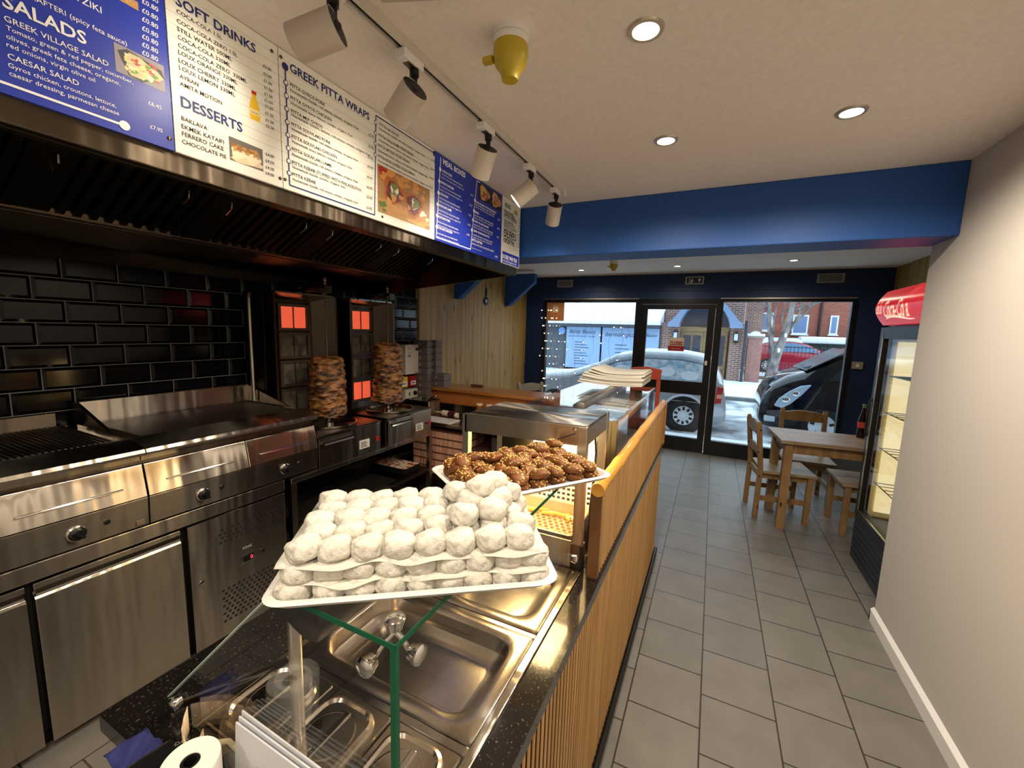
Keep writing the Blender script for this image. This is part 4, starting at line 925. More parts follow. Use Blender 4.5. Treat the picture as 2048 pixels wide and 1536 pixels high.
# ---------------------------------------------------------------- glass sneeze guard
sgd = thing('sneeze_guard', 'clear glass sneeze guard box with green edges over the pans', 'glass guard', (-.46, .8, .874))
MB().box((-.341, .379, .8745), (-.333, 1.238, 1.237)).build('side_pane', M['glass'], sgd)
MB().prism([(-.341, .869), (-.341, 1.237), (-.578, 1.237), (-.922, .90), (-.917, .869)], 'y', .371, .379).build('end_pane', M['glass'], sgd)
MB().box((-.578, .371, 1.2375), (-.333, 1.238, 1.2455)).build('top_pane', M['glass'], sgd)
ge = MB(); e_ = .0085
ge.box((-.3415, .3705, .875), (-.3325, .3785, 1.2372)); ge.box((-.578, .3703, 1.2373), (-.333, .3715, 1.2457)); ge.box((-.3338, .3715, 1.2373), (-.3325, 1.238, 1.2457))
pass
ge.build('green_edge', M['greenedge'], sgd)
MB().hexa([(-.578, .372, 1.236), (-.5765, .378, 1.236), (-.921, .378, .899), (-.9225, .372, .899), (-.578, .372, 1.2385), (-.576, .378, 1.2385), (-.92, .378, .902), (-.923, .372, .902)]).build('sloping_edge', mat('cut_edge', srgb(170, 190, 180), .2), sgd)
cl = thing
jt = MB(); c0 = Vector((-.366, .408, 1.228))
for q in (Vector((-.384, .388, 1.197)), Vector((-.349, .417, 1.198))): jt.tube([c0, (c0+q)/2 + Vector((0,0,.004)), q], .004, 8)
jt.build('joint_bracket', M['chrome'], sgd, smooth=True)
for c_, ax in (((-.366, .408, 1.2455), (0,0,1)), ((-.384, .370, 1.195), (0,-1,0)), ((-.332, .417, 1.198), (1,0,0)), ((-.332, 1.19, .94), (1,0,0)), ((-.90, .370, .895), (0,-1,0))):
    MB().lathe([(.011, -.013), (.012, -.0085), (.0145, -.0005), (.0145, .003), (.011, .006), (.003, .007)], c_, ax, 22).build('glass_clamp', M['chrome'], sgd, smooth=True)
MB().cyl((-.642, .452, .868), (-.642, .452, 1.125), .0115).build('support_post', M['alu'], sgd, smooth=True)
bk = MB(); bk.prism([(-.70, 1.155), (-.665, 1.12), (-.60, 1.098), (-.572, 1.10), (-.56, 1.125), (-.565, 1.17), (-.60, 1.18)], 'y', .44, .62); bk.build('black_bracket', M['black'], sgd, bevel=.01, smooth=True)
# ---------------------------------------------------------------- heated chip display
hd = thing('heated_chip_display', 'stainless heated chip display with hood and lamp behind the pans', 'food warmer', (-.56, 1.39, .868))
MB().prism([(-.78, 1.278), (-.338, 1.287), (-.338, 1.35), (-.78, 1.342)], 'y', 1.25, 1.262).build('hood_front', M['steel_h'], hd)
MB().prism([(-.78, 1.335), (-.338, 1.343), (-.338, 1.352), (-.78, 1.344)], 'y', 1.262, 1.545).build('hood_roof', M['steel_h'], hd)
MB().box((-.35, 1.262, 1.285), (-.338, 1.545, 1.345)).box((-.79, 1.255, 1.275), (-.778, 1.545, 1.338)).box((-.778, 1.535, 1.275), (-.35, 1.545, 1.336)).build('hood_sides', M['alu'], hd)
MB().box((-.366, 1.2495, .87), (-.334, 1.278, 1.35)).build('front_post', M['alu'], hd, bevel=.003)
MB().box((-.366, 1.53, .87), (-.334, 1.56, 1.352)).build('rear_post', M['alu'], hd, bevel=.003)
MB().box((-.80, 1.255, .87), (-.775, 1.28, 1.34)).box((-.80, 1.53, .87), (-.775, 1.555, 1.34)).build('left_posts', M['alu'], hd)
MB().box((-.372, 1.247, .871), (-.328, 1.284, .955)).build('post_foot', M['black'], hd, bevel=.003)
MB().prism([(-.46, 1.286), (-.372, 1.328), (-.37, 1.326), (-.456, 1.2858)], 'y', 1.2488, 1.2502).build('hood_seam', M['gap'], hd)
MB().lathe([(.007, 0), (.007, .003), (.003, .004)], (-.375, 1.2495, 1.337), (0,-1,0), 14).build('hood_bolt', M['chrome'], hd)
whs = M['lit_white'] = mat('white_enamel_liner', srgb(244, 240, 226), .35)
MB().box((-.63, 1.528, 1.06), (-.37, 1.534, 1.28)).build('white_back_liner', whs, hd)
MB().box((-.776, 1.53, .90), (-.63, 1.534, 1.262)).build('dark_back_panel', M['steel_d'], hd)
pf = MB()
for r in range(5):
    for k in range(20): 
        xx = -.772 + k*.0205
        pf.box((xx, 1.5265, .955+r*.0205), (xx+.0075, 1.5295, .97+r*.0205+.0055)).box((xx+.0075, 1.5265, .9625+r*.0205+.013-.0085), (xx+.0205, 1.5295, .9625+r*.0205+.013))
pf.build('perforated_screen', whs, hd)
MB().box((-.776, 1.5302, .93), (-.366, 1.5335, 1.06)).build('screen_backing', mat('screen_dark', srgb(58, 44, 30), .7), hd)
tb = dish(MB(), -.775, -.368, 1.26, 1.522, [(0, .972, .02), (.004, .975, .02), (.012, .972, .02), (.02, .93, .02), (.04, .925, .02)])
tb.build('chip_tub', mat('tub_steel', srgb(226, 214, 190), .28, .8), hd, smooth=True, angle=.6)
ho = MB()
for r in range(9):
    for k in range(15): ho.box((-.735+k*.0235+(r % 2)*.0117, 1.31+r*.0215, .9262), (-.723+k*.0235+(r % 2)*.0117, 1.322+r*.0215, .9268))
ho.build('drain_holes', mat('hole_brown', srgb(120, 70, 24), .6), hd)
MB().box((-.775, 1.243, .872), (-.368, 1.2495, .965)).build('front_panel', M['alu'], hd)
MB().tube([(-.352, 1.42, 1.30), (-.345, 1.425, 1.22), (-.347, 1.42, 1.12), (-.352, 1.41, 1.02), (-.35, 1.40, .90)], .004).build('lamp_cable', M['black'], hd, smooth=True)
MB().cyl((-.74, 1.39, 1.305), (-.39, 1.39, 1.305), .012).build('heat_lamp_tube', mat('heat_lamp', (1,.8,.4), emit=(1,.74,.34), estr=14), hd, smooth=True)
lamp('AREA', 'heat_lamp_glow', (-.55, 1.39, 1.288), 11.0, color=(1, .70, .32), size=.24, aim=(-.55, 1.39, .9), parent=hd)
chm = mat('fried_chip', srgb(228, 190, 84), .5, noise=((60,60,60), srgb(206, 150, 50), .4, .7))
rc = random.Random(11); chip = None
spots = [(-.62, 1.33), (-.60, 1.36), (-.58, 1.34), (-.64, 1.40), (-.50, 1.31), (-.475, 1.325), (-.455, 1.30), (-.53, 1.47), (-.49, 1.48), (-.45, 1.47), (-.565, 1.49), (-.61, 1.47), (-.66, 1.45), (-.42, 1.485), (-.51, 1.335), (-.49, 1.295), (-.68, 1.35), (-.70, 1.41)]
for x_, y_ in spots:
    lab = 'fried potato chip in the heated display tub'
    if chip is None:
        chip = MB().box((-.028, -.0055, -.0055), (.028, .0055, .0055)).build('chip', chm, bevel=.002); tag(chip, lab, 'chip', 'chips in the heated display'); c_ = chip
    else: c_ = copy_tree(chip)
    c_.location = (x_, y_, .9326 + rc.uniform(0, .001)); c_.rotation_euler = (0, 0, rc.uniform(0, 3.1))
# ---------------------------------------------------------------- glass display case beyond
dc = thing('glass_display_case', 'glass topped display case between heated display and shop window', 'display case', (-.6, 2.4, .868))
MB().box((-.86, 1.80, .869), (-.35, 3.06, .93)).build('base', M['steel_d'], dc)
MB().box((-.86, 1.82, 1.262), (-.352, 3.06, 1.27)).build('top_pane', M['glass'], dc)
MB().box((-.360, 1.82, 1.03), (-.352, 3.06, 1.262)).build('customer_pane', M['glass'], dc)
MB().box((-.86, 1.80, .93), (-.852, 3.06, 1.262)).build('rear_pane', M['glass'], dc)
MB().box((-.86, 3.052, .93), (-.352, 3.06, 1.262)).build('end_pane', M['glass'], dc)
MB().box((-.372, 1.80, .93), (-.35, 1.825, 1.262)).box((-.40, 1.805, .93), (-.376, 1.82, 1.26)).build('corner_post', mat('gold_anodised', srgb(226, 200, 140), .25, .9), dc)
MB().box((-.352, 1.80, 1.255), (-.346, 3.06, 1.272)).build('edge_trim', M['chrome'], dc)
ch = MB().prism([(-.365, .93), (-.325, .93), (-.325, 1.05), (-.345, 1.055), (-.365, 1.05)], 'y', 1.70, 3.06); ch.build('black_channel', M['black'], dc, bevel=.003)
MB().box((-.86, 1.95, 1.10), (-.36, 3.04, 1.106)).build('glass_shelf', M['glass'], dc)
MB().prism([(-.595, 1.272), (-.54, 1.272), (-.535, 1.285), (-.54, 1.305), (-.575, 1.308), (-.598, 1.29)], 'y', 1.93, 3.02).build('lamp_bar', M['alu'], dc, bevel=.004, smooth=True)
MB().box((-.80, 1.86, .93), (-.40, 3.0, .965)).build('display_tray', mat('case_tray', srgb(150, 132, 104), .4, .5), dc)
for y_ in (2.05, 2.62):
    MB().lathe([(.012, 0), (.012, .012), (.006, .018)], (-.338, y_, 1.052), (0,0,1), 12).build('pane_clip', M['chrome'], dc)
# things inside the case
rc = random.Random(5)
wrapc = [srgb(206, 192, 160), srgb(170, 140, 96), srgb(226, 220, 204), srgb(120, 96, 66), srgb(196, 150, 90)]
nm = ['left', 'second', 'third', 'fourth', 'far']
for k in range(5):
    o = MB(); o.lathe([(.02, 0), (.045, .02), (.05, .06), (.045, .10), (.02, .12)], (0,0,0), (0,1,0), 14)
    ob = o.build('wrapped_roll', mat('wrap_%d' % k, wrapc[k], .5, noise=((20,20,20), srgb(120, 100, 70), .5, .8)), smooth=True, local=True); ob.location = (-.6 + .04*(k % 2), 1.92 + k*.21, 1.015)
    tag(ob, ['cream', 'brown', 'white', 'dark brown', 'golden'][k] + ' wrapped roll lying inside the glass display case', 'wrapped food', 'rolls in the display case')
# folded paper sheets piled on the case
rc = random.Random(8); pz = 1.309
for k in range(7):
    y0_, y1_ = 2.66 + rc.uniform(-.02, .02), 3.02 + rc.uniform(-.02, .02); x0, x1 = -.80 + rc.uniform(0, .05) + k*.008, -.36 - rc.uniform(0, .025)
    h_ = rc.uniform(.012, .02)
    m_ = MB(); n = 14
    rg = []
    for i in range(n+1):
        t_ = i/n; x = x0 + (x1-x0)*t_; sag = .010*math.sin(PI*t_)*(-1) + .016*max(0, .25-t_)*4*(k/6) 
        rg.append([(x, y0_+.008*math.sin(6*t_), pz+sag+.008), (x, y1_, pz+sag+.008), (x, y1_, pz+sag+h_+.004), (x, y0_+.01*math.sin(6*t_), pz+sag+h_+.004)])
    m_.loft(rg)
    ob = m_.build('folded_paper_bundle', M['paper'], bevel=.003, smooth=True, local=True)
    tag(ob, ['lowest', 'second lowest', 'third', 'middle', 'fifth', 'second highest', 'topmost'][k] + ' folded white paper bundle in the pile on the glass case', 'paper', 'paper bundles on the display case')
    pz += h_ - .0025
# ---------------------------------------------------------------- trays of biscuits
def tray(name, lab, loc, rz):
    o = dish(MB(), 0, .43, 0, .27, [(-.002, .0165, .03), (0, .0185, .03), (.008, .0185, .028), (.010, .016, .026), (.014, .004, .022), (.02, .003, .02)])
    o2 = dish(o, 0, .43, 0, .27, [(-.002, .0165, .03), (.012, .004, .025), (.022, 0, .02), (.03, 0, .02)])
    ob = o.build(name, M['foil'], smooth=True, local=True, angle=.8); ob.location = loc; ob.rotation_euler = (0, 0, rz)
    tag(ob, lab, 'tray', 'white biscuit trays'); return ob
z_t = 1.2463
A1 = Vector((-.53, .319, z_t)); a1 = math.atan2(.588, .809)
A2 = Vector((-.458, .749, z_t)); a2 = math.atan2(.823, .568)
tray('biscuit_tray', 'white polystyrene tray holding the sugar-dusted biscuits', A1, a1)
tray('biscuit_tray', 'white polystyrene tray holding the brown honey biscuits', A2, a2)
def sugar_mesh(seed):
    m = MB().sphere((0,0,0), 1, 28, 18)
    for v in m.bm.verts:
        p = v.co.copy(); n1 = mn.noise(p*1.4 + Vector((seed*3.1, 0, 0))); n2 = mn.noise(p*3.4 + Vector((0, seed*5.7, 0)))
        q = p*(1 + .15*n1 + .09*n2 + .03*mn.noise(p*8 + Vector((seed, seed, 0))))
        sgn = 1 if q.z > 0 else -1
        zz = abs(q.z)**.72*sgn; xx = abs(q.x)**.86*(1 if q.x > 0 else -1); yy = abs(q.y)**.86*(1 if q.y > 0 else -1)
        bend = .16*(xx*xx-.35) if seed % 2 else .06*xx*xx
        v.co = Vector((xx*.0256, (yy + bend)*.0222, max(zz, -.80)*.0178 - .004*(seed % 3 == 0)*max(0, yy)))
    me = m.build('t', M['sugar'], smooth=True, local=True, angle=0); d_ = me.data; bpy.data.objects.remove(me); d_.name = 'sugar_biscuit'; return d_
SM = [sugar_mesh(k) for k in range(7)]
rs = random.Random(21)
def ordn(k): return ['first', 'second', 'third', 'fourth', 'fifth', 'sixth', 'seventh', 'eighth', 'ninth', 'tenth'][k]
def put(name, meshes, A, ang, u, v, z, lab, cat, group, rz, tilt=.12, proto=None):
    d_ = Vector((math.cos(ang), math.sin(ang), 0)); e_ = Vector((-math.sin(ang), math.cos(ang), 0))
    p = A + d_*u + e_*v; p.z = z
    if proto is not None:
        o = copy_tree(proto, label=lab)
    else:
        o = bpy.data.objects.new(name, rs.choice(meshes)); C.objects.link(o); tag(o, lab, cat, group)
    o.location = p; o.rotation_euler = (rs.uniform(-tilt, tilt), rs.uniform(-tilt, tilt), ang + rz); return o
lay = [1.2645, 1.2925, 1.3210, 1.349, 1.371]
wl_ = ['bottom', 'second', 'third']
for L_ in range(2):
    n = 9; u0, u1 = .038 + .004*L_, .397
    for k in range(n):
        put('sugar_biscuit', SM, A1, a1, u0 + (u1-u0)*k/(n-1) + rs.uniform(-.003, .003), .036 + L_*.004, lay[L_], 'sugar-dusted biscuit, %s from the left in the %s front row' % (ordn(k), wl_[L_]), 'biscuit', 'sugar-dusted biscuits', rs.uniform(-.25, .25))
    for k in range(4):
        put('sugar_biscuit', SM, A1, a1, .398 - .004*L_, .084 + k*.043, lay[L_], 'sugar-dusted biscuit, %s back along the right edge, %s layer' % (ordn(k), wl_[L_]), 'biscuit', 'sugar-dusted biscuits', PI/2 + rs.uniform(-.2, .2))
        put('sugar_biscuit', SM, A1, a1, .040 + .004*L_, .084 + k*.043, lay[L_], 'sugar-dusted biscuit, %s back along the left edge, %s layer' % (ordn(k), wl_[L_]), 'biscuit', 'sugar-dusted biscuits', PI/2 + rs.uniform(-.2, .2))
    ps = MB(); nx = 36; rg = []
    for i in range(nx+1):
        t_ = i/nx; u = .016 + .398*t_; f_ = .006*math.sin(19*t_ + L_) - .002
        zz = lay[L_] + .0145 + .002*math.sin(23*t_ + L_)
        d_ = Vector((math.cos(a1), math.sin(a1), 0)); e_ = Vector((-math.sin(a1), math.cos(a1), 0))
        rg.append([tuple(A1 + d_*u + e_*(.018+f_) + Vector((0,0,zz-z_t-.003-.002*math.sin(31*t_)))), tuple(A1 + d_*u + e_*.03 + Vector((0,0,zz-z_t))), tuple(A1 + d_*u + e_*.245 + Vector((0,0,zz-z_t)))])
    ps.loft(rg, cap=False, closed=False)
    ob = ps.build('paper_liner', M['paper'], smooth=True, local=True, angle=0)
    sd = ob.modifiers.new('thick', 'SOLIDIFY'); sd.thickness = .0006
    tag(ob, 'white paper sheet between biscuit layers, %s one' % ('lower', 'upper')[L_], 'paper', 'paper liners in the biscuit pile')
for r in range(5):
    n = 8
    for k in range(n):
        put('sugar_biscuit', SM, A1, a1, .05 + (r % 2)*.012 + k*.0455 + rs.uniform(-.003, .003), .042 + r*.0425, lay[2] + rs.uniform(-.001, .003), 'sugar-dusted biscuit on the third layer, %s from left, %s row from front' % (ordn(k), ordn(r)), 'biscuit', 'sugar-dusted biscuits', rs.uniform(-.7, .7), .2)
for k, (u, v) in enumerate(((.285, .075), (.333, .085), (.30, .122), (.35, .128), (.325, .165), (.372, .16), (.28, .165))):
    put('sugar_biscuit', SM, A1, a1, u, v, lay[3] + rs.uniform(-.001, .002), 'sugar-dusted biscuit in the small top heap, %s counted from the front' % ordn(k), 'biscuit', 'sugar-dusted biscuits', rs.uniform(-.8, .8), .28)
for k, (u, v) in enumerate(((.318, .135), (.345, .155))):
    put('sugar_biscuit', SM, A1, a1, u, v, lay[4], 'sugar-dusted biscuit on the very peak of the heap, %s one' % ('left', 'right')[k], 'biscuit', 'sugar-dusted biscuits', rs.uniform(-.6, .6), .25)
# honey biscuits with nut crumbs
def honey(seed):
    m = MB().sphere((0,0,0), 1, 24, 14)
    for v in m.bm.verts:
        p = v.co.copy(); q = p*(1 + .10*mn.noise(p*2.2 + Vector((seed*4.2, 0, 0))) + .04*mn.noise(p*6 + Vector((0, seed, 0))))
        v.co = Vector((q.x*.032, q.y*.0235, max(q.z, -.7)*.0140))
    o = m.build('honey_biscuit', M['honey'], smooth=True, local=True, angle=0)
    nu = MB(); rn = random.Random(seed)
    for _ in range(46):
        a_ = rn.gauss(0, .8); b_ = rn.gauss(0, .6)
        d_ = Vector((math.sin(a_), math.sin(b_)*math.cos(a_), max(math.cos(a_)*math.cos(b_), .05))).normalized()
        p = Vector((d_.x*.0322, d_.y*.0237, d_.z*.0143)); s_ = rn.uniform(.0011, .0026)
        mm = Matrix.Translation(p) @ Matrix.Rotation(rn.uniform(0, 3), 4, 'Z') @ Matrix.Rotation(rn.uniform(0, 3), 4, 'X')
        nu.box((-s_, -s_*.7, -s_*.5), (s_, s_*.7, s_*.6), mm)
    cr = nu.build('nut_crumbs', M['nuts'], o, local=True); cr['kind'] = 'stuff'
    return o
HP = [honey(k+1) for k in range(4)]; used_h = set(); rs = random.Random(33)
def put_honey(u, v, z, lab, rz, tilt=.15):
    p = rs.choice(HP)
    o = copy_tree(p) if p.name in used_h else p
    used_h.add(p.name); tag(o, lab, 'biscuit', 'honey biscuits with nuts')
    d_ = Vector((math.cos(a2), math.sin(a2), 0)); e_ = Vector((-math.sin(a2), math.cos(a2), 0))
    q = A2 + d_*u + e_*v; o.location = (q.x, q.y, z); o.rotation_euler = (rs.uniform(-tilt, tilt), rs.uniform(-tilt, tilt), a2 + rz)
for r in range(5):
    for k in range(7):
        if 0 < r < 4 and 0 < k < 6: continue
        put_honey(.045 + k*.0565, .052 + r*.0415, 1.2615, 'brown honey biscuit at the tray bottom, %s along, %s row back' % (ordn(k), ordn(r)), PI/2 + rs.uniform(-.3, .3))
for r in range(5):
    for k in range(7):
        put_honey(.048 + k*.0545, .046 + r*.0445, 1.2805 + rs.uniform(0, .003), 'brown honey biscuit on the second layer, %s along, %s row back' % (ordn(k), ordn(r)), PI/2 + .4*(1 if (r+k) % 2 else -1) + rs.uniform(-.3, .3), .25)
for k, (u, v) in enumerate([(.10, .20), (.15, .17), (.20, .19), (.26, .165), (.31, .195), (.25, .21), (.33, .22), (.22, .13), (.38, .215), (.18, .125), (.06, .18)]):
    put_honey(u, v, 1.298 + rs.uniform(-.002, .003), 'brown honey biscuit in the top heap, number %s from the near end' % ordn(k) if k < 10 else 'brown honey biscuit at the heap left end', rs.uniform(-.8, .8) + PI/2, .3)
for p in HP:
    if p.name not in used_h:
        for ch in list(p.children): bpy.data.objects.remove(ch)
        bpy.data.objects.remove(p)
# ---------------------------------------------------------------- till end: leaflets, receipts, roll, terminal
lf = thing('leaflet_holder', 'clear leaflet holder with folded white leaflets against the end glass', 'leaflet holder', (-.55, .345, .869))
for k in range(3):
    MB().hexa([(-.668, .362-k*.006, .869), (-.385, .362-k*.006, .869), (-.385, .3645-k*.006, .869), (-.668, .3645-k*.006, .869), (-.664+k*.003, .366-k*.007, .998-k*.003), (-.39, .364-k*.007, .990), (-.39, .3665-k*.007, .990), (-.664+k*.003, .3685-k*.007, .998-k*.003)]).build('leaflet', mat('leaflet_%d' % k, srgb(206, 208, 212), .5), lf)
MB().box((-.678, .335, .869), (-.38, .338, .965)).box((-.678, .335, .869), (-.675, .368, .965)).build('clear_front', M['glass'], lf)
cb = MB().tube([(-.665, .355, .935), (-.70, .362, .925), (-.735, .362, .905), (-.752, .358, .895), (-.745, .350, .885), (-.73, .345, .88), (-.722, .34, .876)], .0045, 8).build('clear_cable', mat('clear_tube', srgb(236, 224, 190), .2, trans=.5), smooth=True)
tag(cb, 'clear plastic cable looping beside the leaflets', 'cable')
def curl(name, lab, pts, h_, m_, lean=0.0):
    m = MB(); rg = [[(x, y, .869), (x + lean*.5, y - lean*.2, .869+h_*.5), (x + lean, y - lean*.5, .869+h_)] for x, y in pts]
    m.loft(rg, cap=False, closed=False); ob = m.build(name, m_, smooth=True, local=True, angle=0)
    ob.modifiers.new('thick', 'SOLIDIFY').thickness = .0006; tag(ob, lab, 'receipt', 'paper receipts by the till'); return ob
rcp = mat('receipt_paper', srgb(226, 206, 180), .7, noise=((60, 60, 9), srgb(196, 160, 130), .5, .7))
curl('receipt', 'curled printed receipt standing beside the black terminal', [(-.842, .368), (-.822, .352), (-.80, .338), (-.772, .33), (-.75, .325)], .052, rcp)
curl('receipt', 'thin torn receipt leaning behind the paper roll', [(-.775, .36), (-.76, .345), (-.748, .33), (-.735, .32)], .055, rcp, .01)
curl('receipt', 'narrow receipt slip nearest the paper roll', [(-.745, .352), (-.73, .335), (-.715, .318), (-.70, .305)], .065, rcp, .01)
# card terminal with a till roll on it
tm_ = thing('card_terminal', 'black card terminal on the granite below the paper roll', 'card terminal', (-.76, .29, .868))
MB().prism([(.252, .869), (.335, .869), (.335, .895), (.252, .904)], 'x', -.83, -.62).build('body', M['black'], tm_, bevel=.008)
tx = MB(); put_text(tx, 'DAP', (-.80, .326, .8992), (.6, .8, 0), (-.8, .6, 0), width=.019); tx.build('lettering', mat('grey_ink', srgb(140, 140, 140), .5), tm_)
rl = thing('paper_roll', 'white thermal paper roll with black core in the foreground', 'paper roll', (-.668, .29, .905))
MB().lathe([(.013, .001), (.013, .078), (.038, .078), (.039, .076), (.039, 0), (.013, 0)], (-.668, .29, .905), (.05, -.02, 1), 48, cap=False).build('paper', mat('roll_paper', srgb(236, 232, 224), .6), rl, smooth=True)
MB().lathe([(.012, .0), (.012, .0775), (.0085, .0775), (.0085, .0)], (-.668, .29, .905), (.05, -.02, 1), 28, cap=False).build('core', M['black'], rl, smooth=True)
MB().lathe([(.0001, .03), (.0085, .03)], (-.668, .29, .905), (.05, -.02, 1), 20, cap=False).build('core_inside', M['gap'], rl)
cl_ = MB(); n = 8
for i in range(n):
    for j in range(n):
        pass
rg = [[(-.915 + .075*i/n + .006*math.sin(j), .27 + .06*j/n, .8695 + .006 + .005*math.sin(i*1.3+j*.9)) for j in range(n+1)] for i in range(n+1)]
cl_.loft(rg, cap=False, closed=False); ob = cl_.build('cleaning_cloth', mat('blue_cloth', srgb(34, 40, 96), .9, bump=((300,300,300), .5, .002)), smooth=True, local=True, angle=0)
ob.modifiers.new('thick', 'SOLIDIFY').thickness = .003; tag(ob, 'crumpled dark blue cloth at the near end of granite', 'cloth')
# ---------------------------------------------------------------- back worktop, partition, boxes
wt = thing('back_worktop', 'steel back worktop by the pine wall with shelf of flat boxes below', 'worktop', (-1.7, 3.2, 0))
MB().box((-2.78, 2.95, .775), (-1.045, 3.49, .805)).build('top', M['steel_h'], wt, bevel=.003)
MB().box((-2.78, 2.97, .30), (-1.045, 3.47, .32)).build('shelf', M['steel_d'], wt)
for x_, y_ in ((-2.74, 2.99), (-1.07, 2.99), (-2.74, 3.45), (-1.07, 3.45)): MB().box((x_-.018, y_-.018, 0), (x_+.018, y_+.018, .775)).build('leg', M['steel'], wt)
MB().box((-2.78, 3.478, .805), (-1.045, 3.49, .875)).build('upstand', M['steel_d'], wt)
MB().box((-1.62, 3.0, .32), (-1.30, 3.44, .74)).box((-1.28, 3.0, .32), (-1.10, 3.44, .74)).build('under_cabinet', mat('charcoal_panel', srgb(58, 56, 54), .5), wt, bevel=.004)
pt = thing('bar_partition', 'low orange varnished partition with ledge behind the back worktop', 'partition', (-2.0, 3.6, 0))
MB().box((-2.785, 3.56, 0), (-1.29, 3.61, 1.0)).build('panel', M['bar_wood'], pt)
MB().box((-2.785, 3.505, .995), (-1.27, 3.87, 1.027)).build('ledge', M['oak'], pt, bevel=.004)
MB().box((-1.30, 3.50, 0), (-1.26, 3.87, .995)).build('end_board', M['bar_wood'], pt)
o = tag(MB().box((-2.30, 3.76, 1.0275), (-2.16, 3.80, 1.052)).build('dark_block', mat('dark_block', srgb(84, 52, 30), .5), bevel=.003), 'small dark brown block lying on the partition ledge', 'block')
for k, (x_, lab) in enumerate(((-1.99, 'left glass jar with pale lid by the partition'), (-1.88, 'right glass jar with pale lid by the partition'))):
    j = thing('jar', lab, 'jar', (x_, 3.42, .805), group='jars on the back worktop')
    MB().lathe([(.001, .001), (.034, .002), (.036, .01), (.036, .085), (.030, .10), (.030, .105)], (x_, 3.42, .806), seg=24).build('glass_body', mat('jar_brown', srgb(120, 70, 36), .2), j, smooth=True)
    MB().lathe([(.033, .104), (.034, .108), (.034, .122), (.03, .124)], (x_, 3.42, .806), seg=24).build('lid', mat('jar_lid', srgb(226, 196, 166), .4), j, smooth=True)
boxm = mat('takeaway_box', srgb(112, 100, 98), .6, noise=((40,40,120), srgb(92, 82, 80), .4, .7))
logom = mat('box_logo', srgb(206, 196, 176), .6)
def carton(lab, x0, x1, y0_, y1_, z_, h_, side=False, grp='grey takeaway cartons'):
    u = MB().box((x0, y0_, z_), (x1, y1_, z_+h_-.003)).build('takeaway_carton', boxm, bevel=.003); tag(u, lab, 'box', grp)
    lg = MB(); cx = (x0+x1)/2; zc = z_ + h_/2; lg.prism([(cx-.009, zc-.01), (cx+.009, zc-.01), (cx, zc+.012)], 'y', y0_-.0006, y0_-.0001); lg.build('logo', logom, u, local=True)
for k in range(10): carton('grey takeaway carton in the left wall stack, %s from the bottom' % ordn(k), -2.775, -2.60, 3.398, 3.474, .8065 + k*.0705, .0705)
for k in range(2): carton('grey takeaway carton turned sideways, %s of the lowest pair on the ledge' % ('under', 'upper')[k], -2.664, -2.47, 3.51, 3.64, 1.0285 + k*.070, .070)
for k in range(5): carton('grey takeaway carton in the right wall stack, %s from the bottom' % ordn(k), -2.664, -2.575, 3.512, 3.62, 1.169 + k*.069, .069)
# flat packs of folded cardboard below the worktop
edge = mat('cardboard_edges', srgb(206, 158, 132), .75, noise=((220, 8, 3), srgb(140, 84, 60), .45, .62, 3))
topm = mat('cardboard_face', srgb(92, 56, 40), .6, noise=((30,30,30), srgb(60, 36, 28), .5, .7))
cols = [(-2.44, -2.255), (-2.25, -2.065), (-2.06, -1.865), (-1.86, -1.66)]
for ci, (x0, x1) in enumerate(cols):
    for r in range(6 if ci < 3 else 4):
        z_ = .322 + r*.068; yo = .0 if ci < 3 else .01
        u = MB().box((x0, 2.985+yo, z_), (x1, 3.30, z_+.053)).build('cardboard_pack', edge)
        tag(u, 'pack of flat brown boxes under the worktop, %s column, %s from the bottom' % (ordn(ci), ordn(r)), 'box pack', 'packs of flat boxes under the worktop')
        MB().box((x0+.001, 2.987+yo, z_+.0535), (x1-.001, 3.30, z_+.0665)).build('dark_sleeve', topm, u, local=True)
# on the worktop: sealant gun, white board, steel box
gn = thing('sealant_gun', 'white sealant cartridge in a gun lying on back worktop', 'tool', (-2.15, 3.2, .825))
MB().cyl((-2.27, 3.22, .838), (-2.04, 3.17, .838), .026).build('cartridge', mat('cartridge_white', srgb(226, 214, 190), .4), gn, smooth=True)
MB().cyl((-2.38, 3.244, .832), (-2.27, 3.22, .838), .005, .012).build('nozzle', mat('nozzle', srgb(206, 190, 150), .4), gn, smooth=True)
MB().cyl((-2.19, 3.2025, .838), (-2.10, 3.183, .838), .0268).build('dark_label', mat('dark_label', srgb(70, 26, 36), .4), gn, smooth=True)
MB().box((-2.04, 3.14, .81), (-2.02, 3.20, .875)).tube([(-2.03, 3.17, .845), (-1.99, 3.15, .87), (-1.96, 3.14, .862)], .006).build('gun_frame', M['black'], gn)
tag(MB().box((-2.40, 2.96, .8055), (-2.02, 3.13, .815)).build('cutting_board', mat('board_white', srgb(206, 206, 204), .4), bevel=.003), 'white plastic board on the back worktop before the sealant gun', 'board')
sbx = thing('steel_container', 'open steel container with ladle at the left of back worktop', 'container', (-2.45, 3.28, .806))
dish(MB(), -2.65, -2.40, 3.17, 3.36, [(0, .806, .02), (0, .93, .02), (-.008, .935, .025), (-.008, .938, .025), (.004, .937, .02), (.006, .82, .02)]).build('pan', M['steel'], sbx, smooth=True, angle=.6)
MB().tube([(-2.54, 3.27, .88), (-2.47, 3.25, .955), (-2.37, 3.22, .985)], .006).sphere((-2.365, 3.218, .988), .014).build('ladle', M['chrome'], sbx, smooth=True)
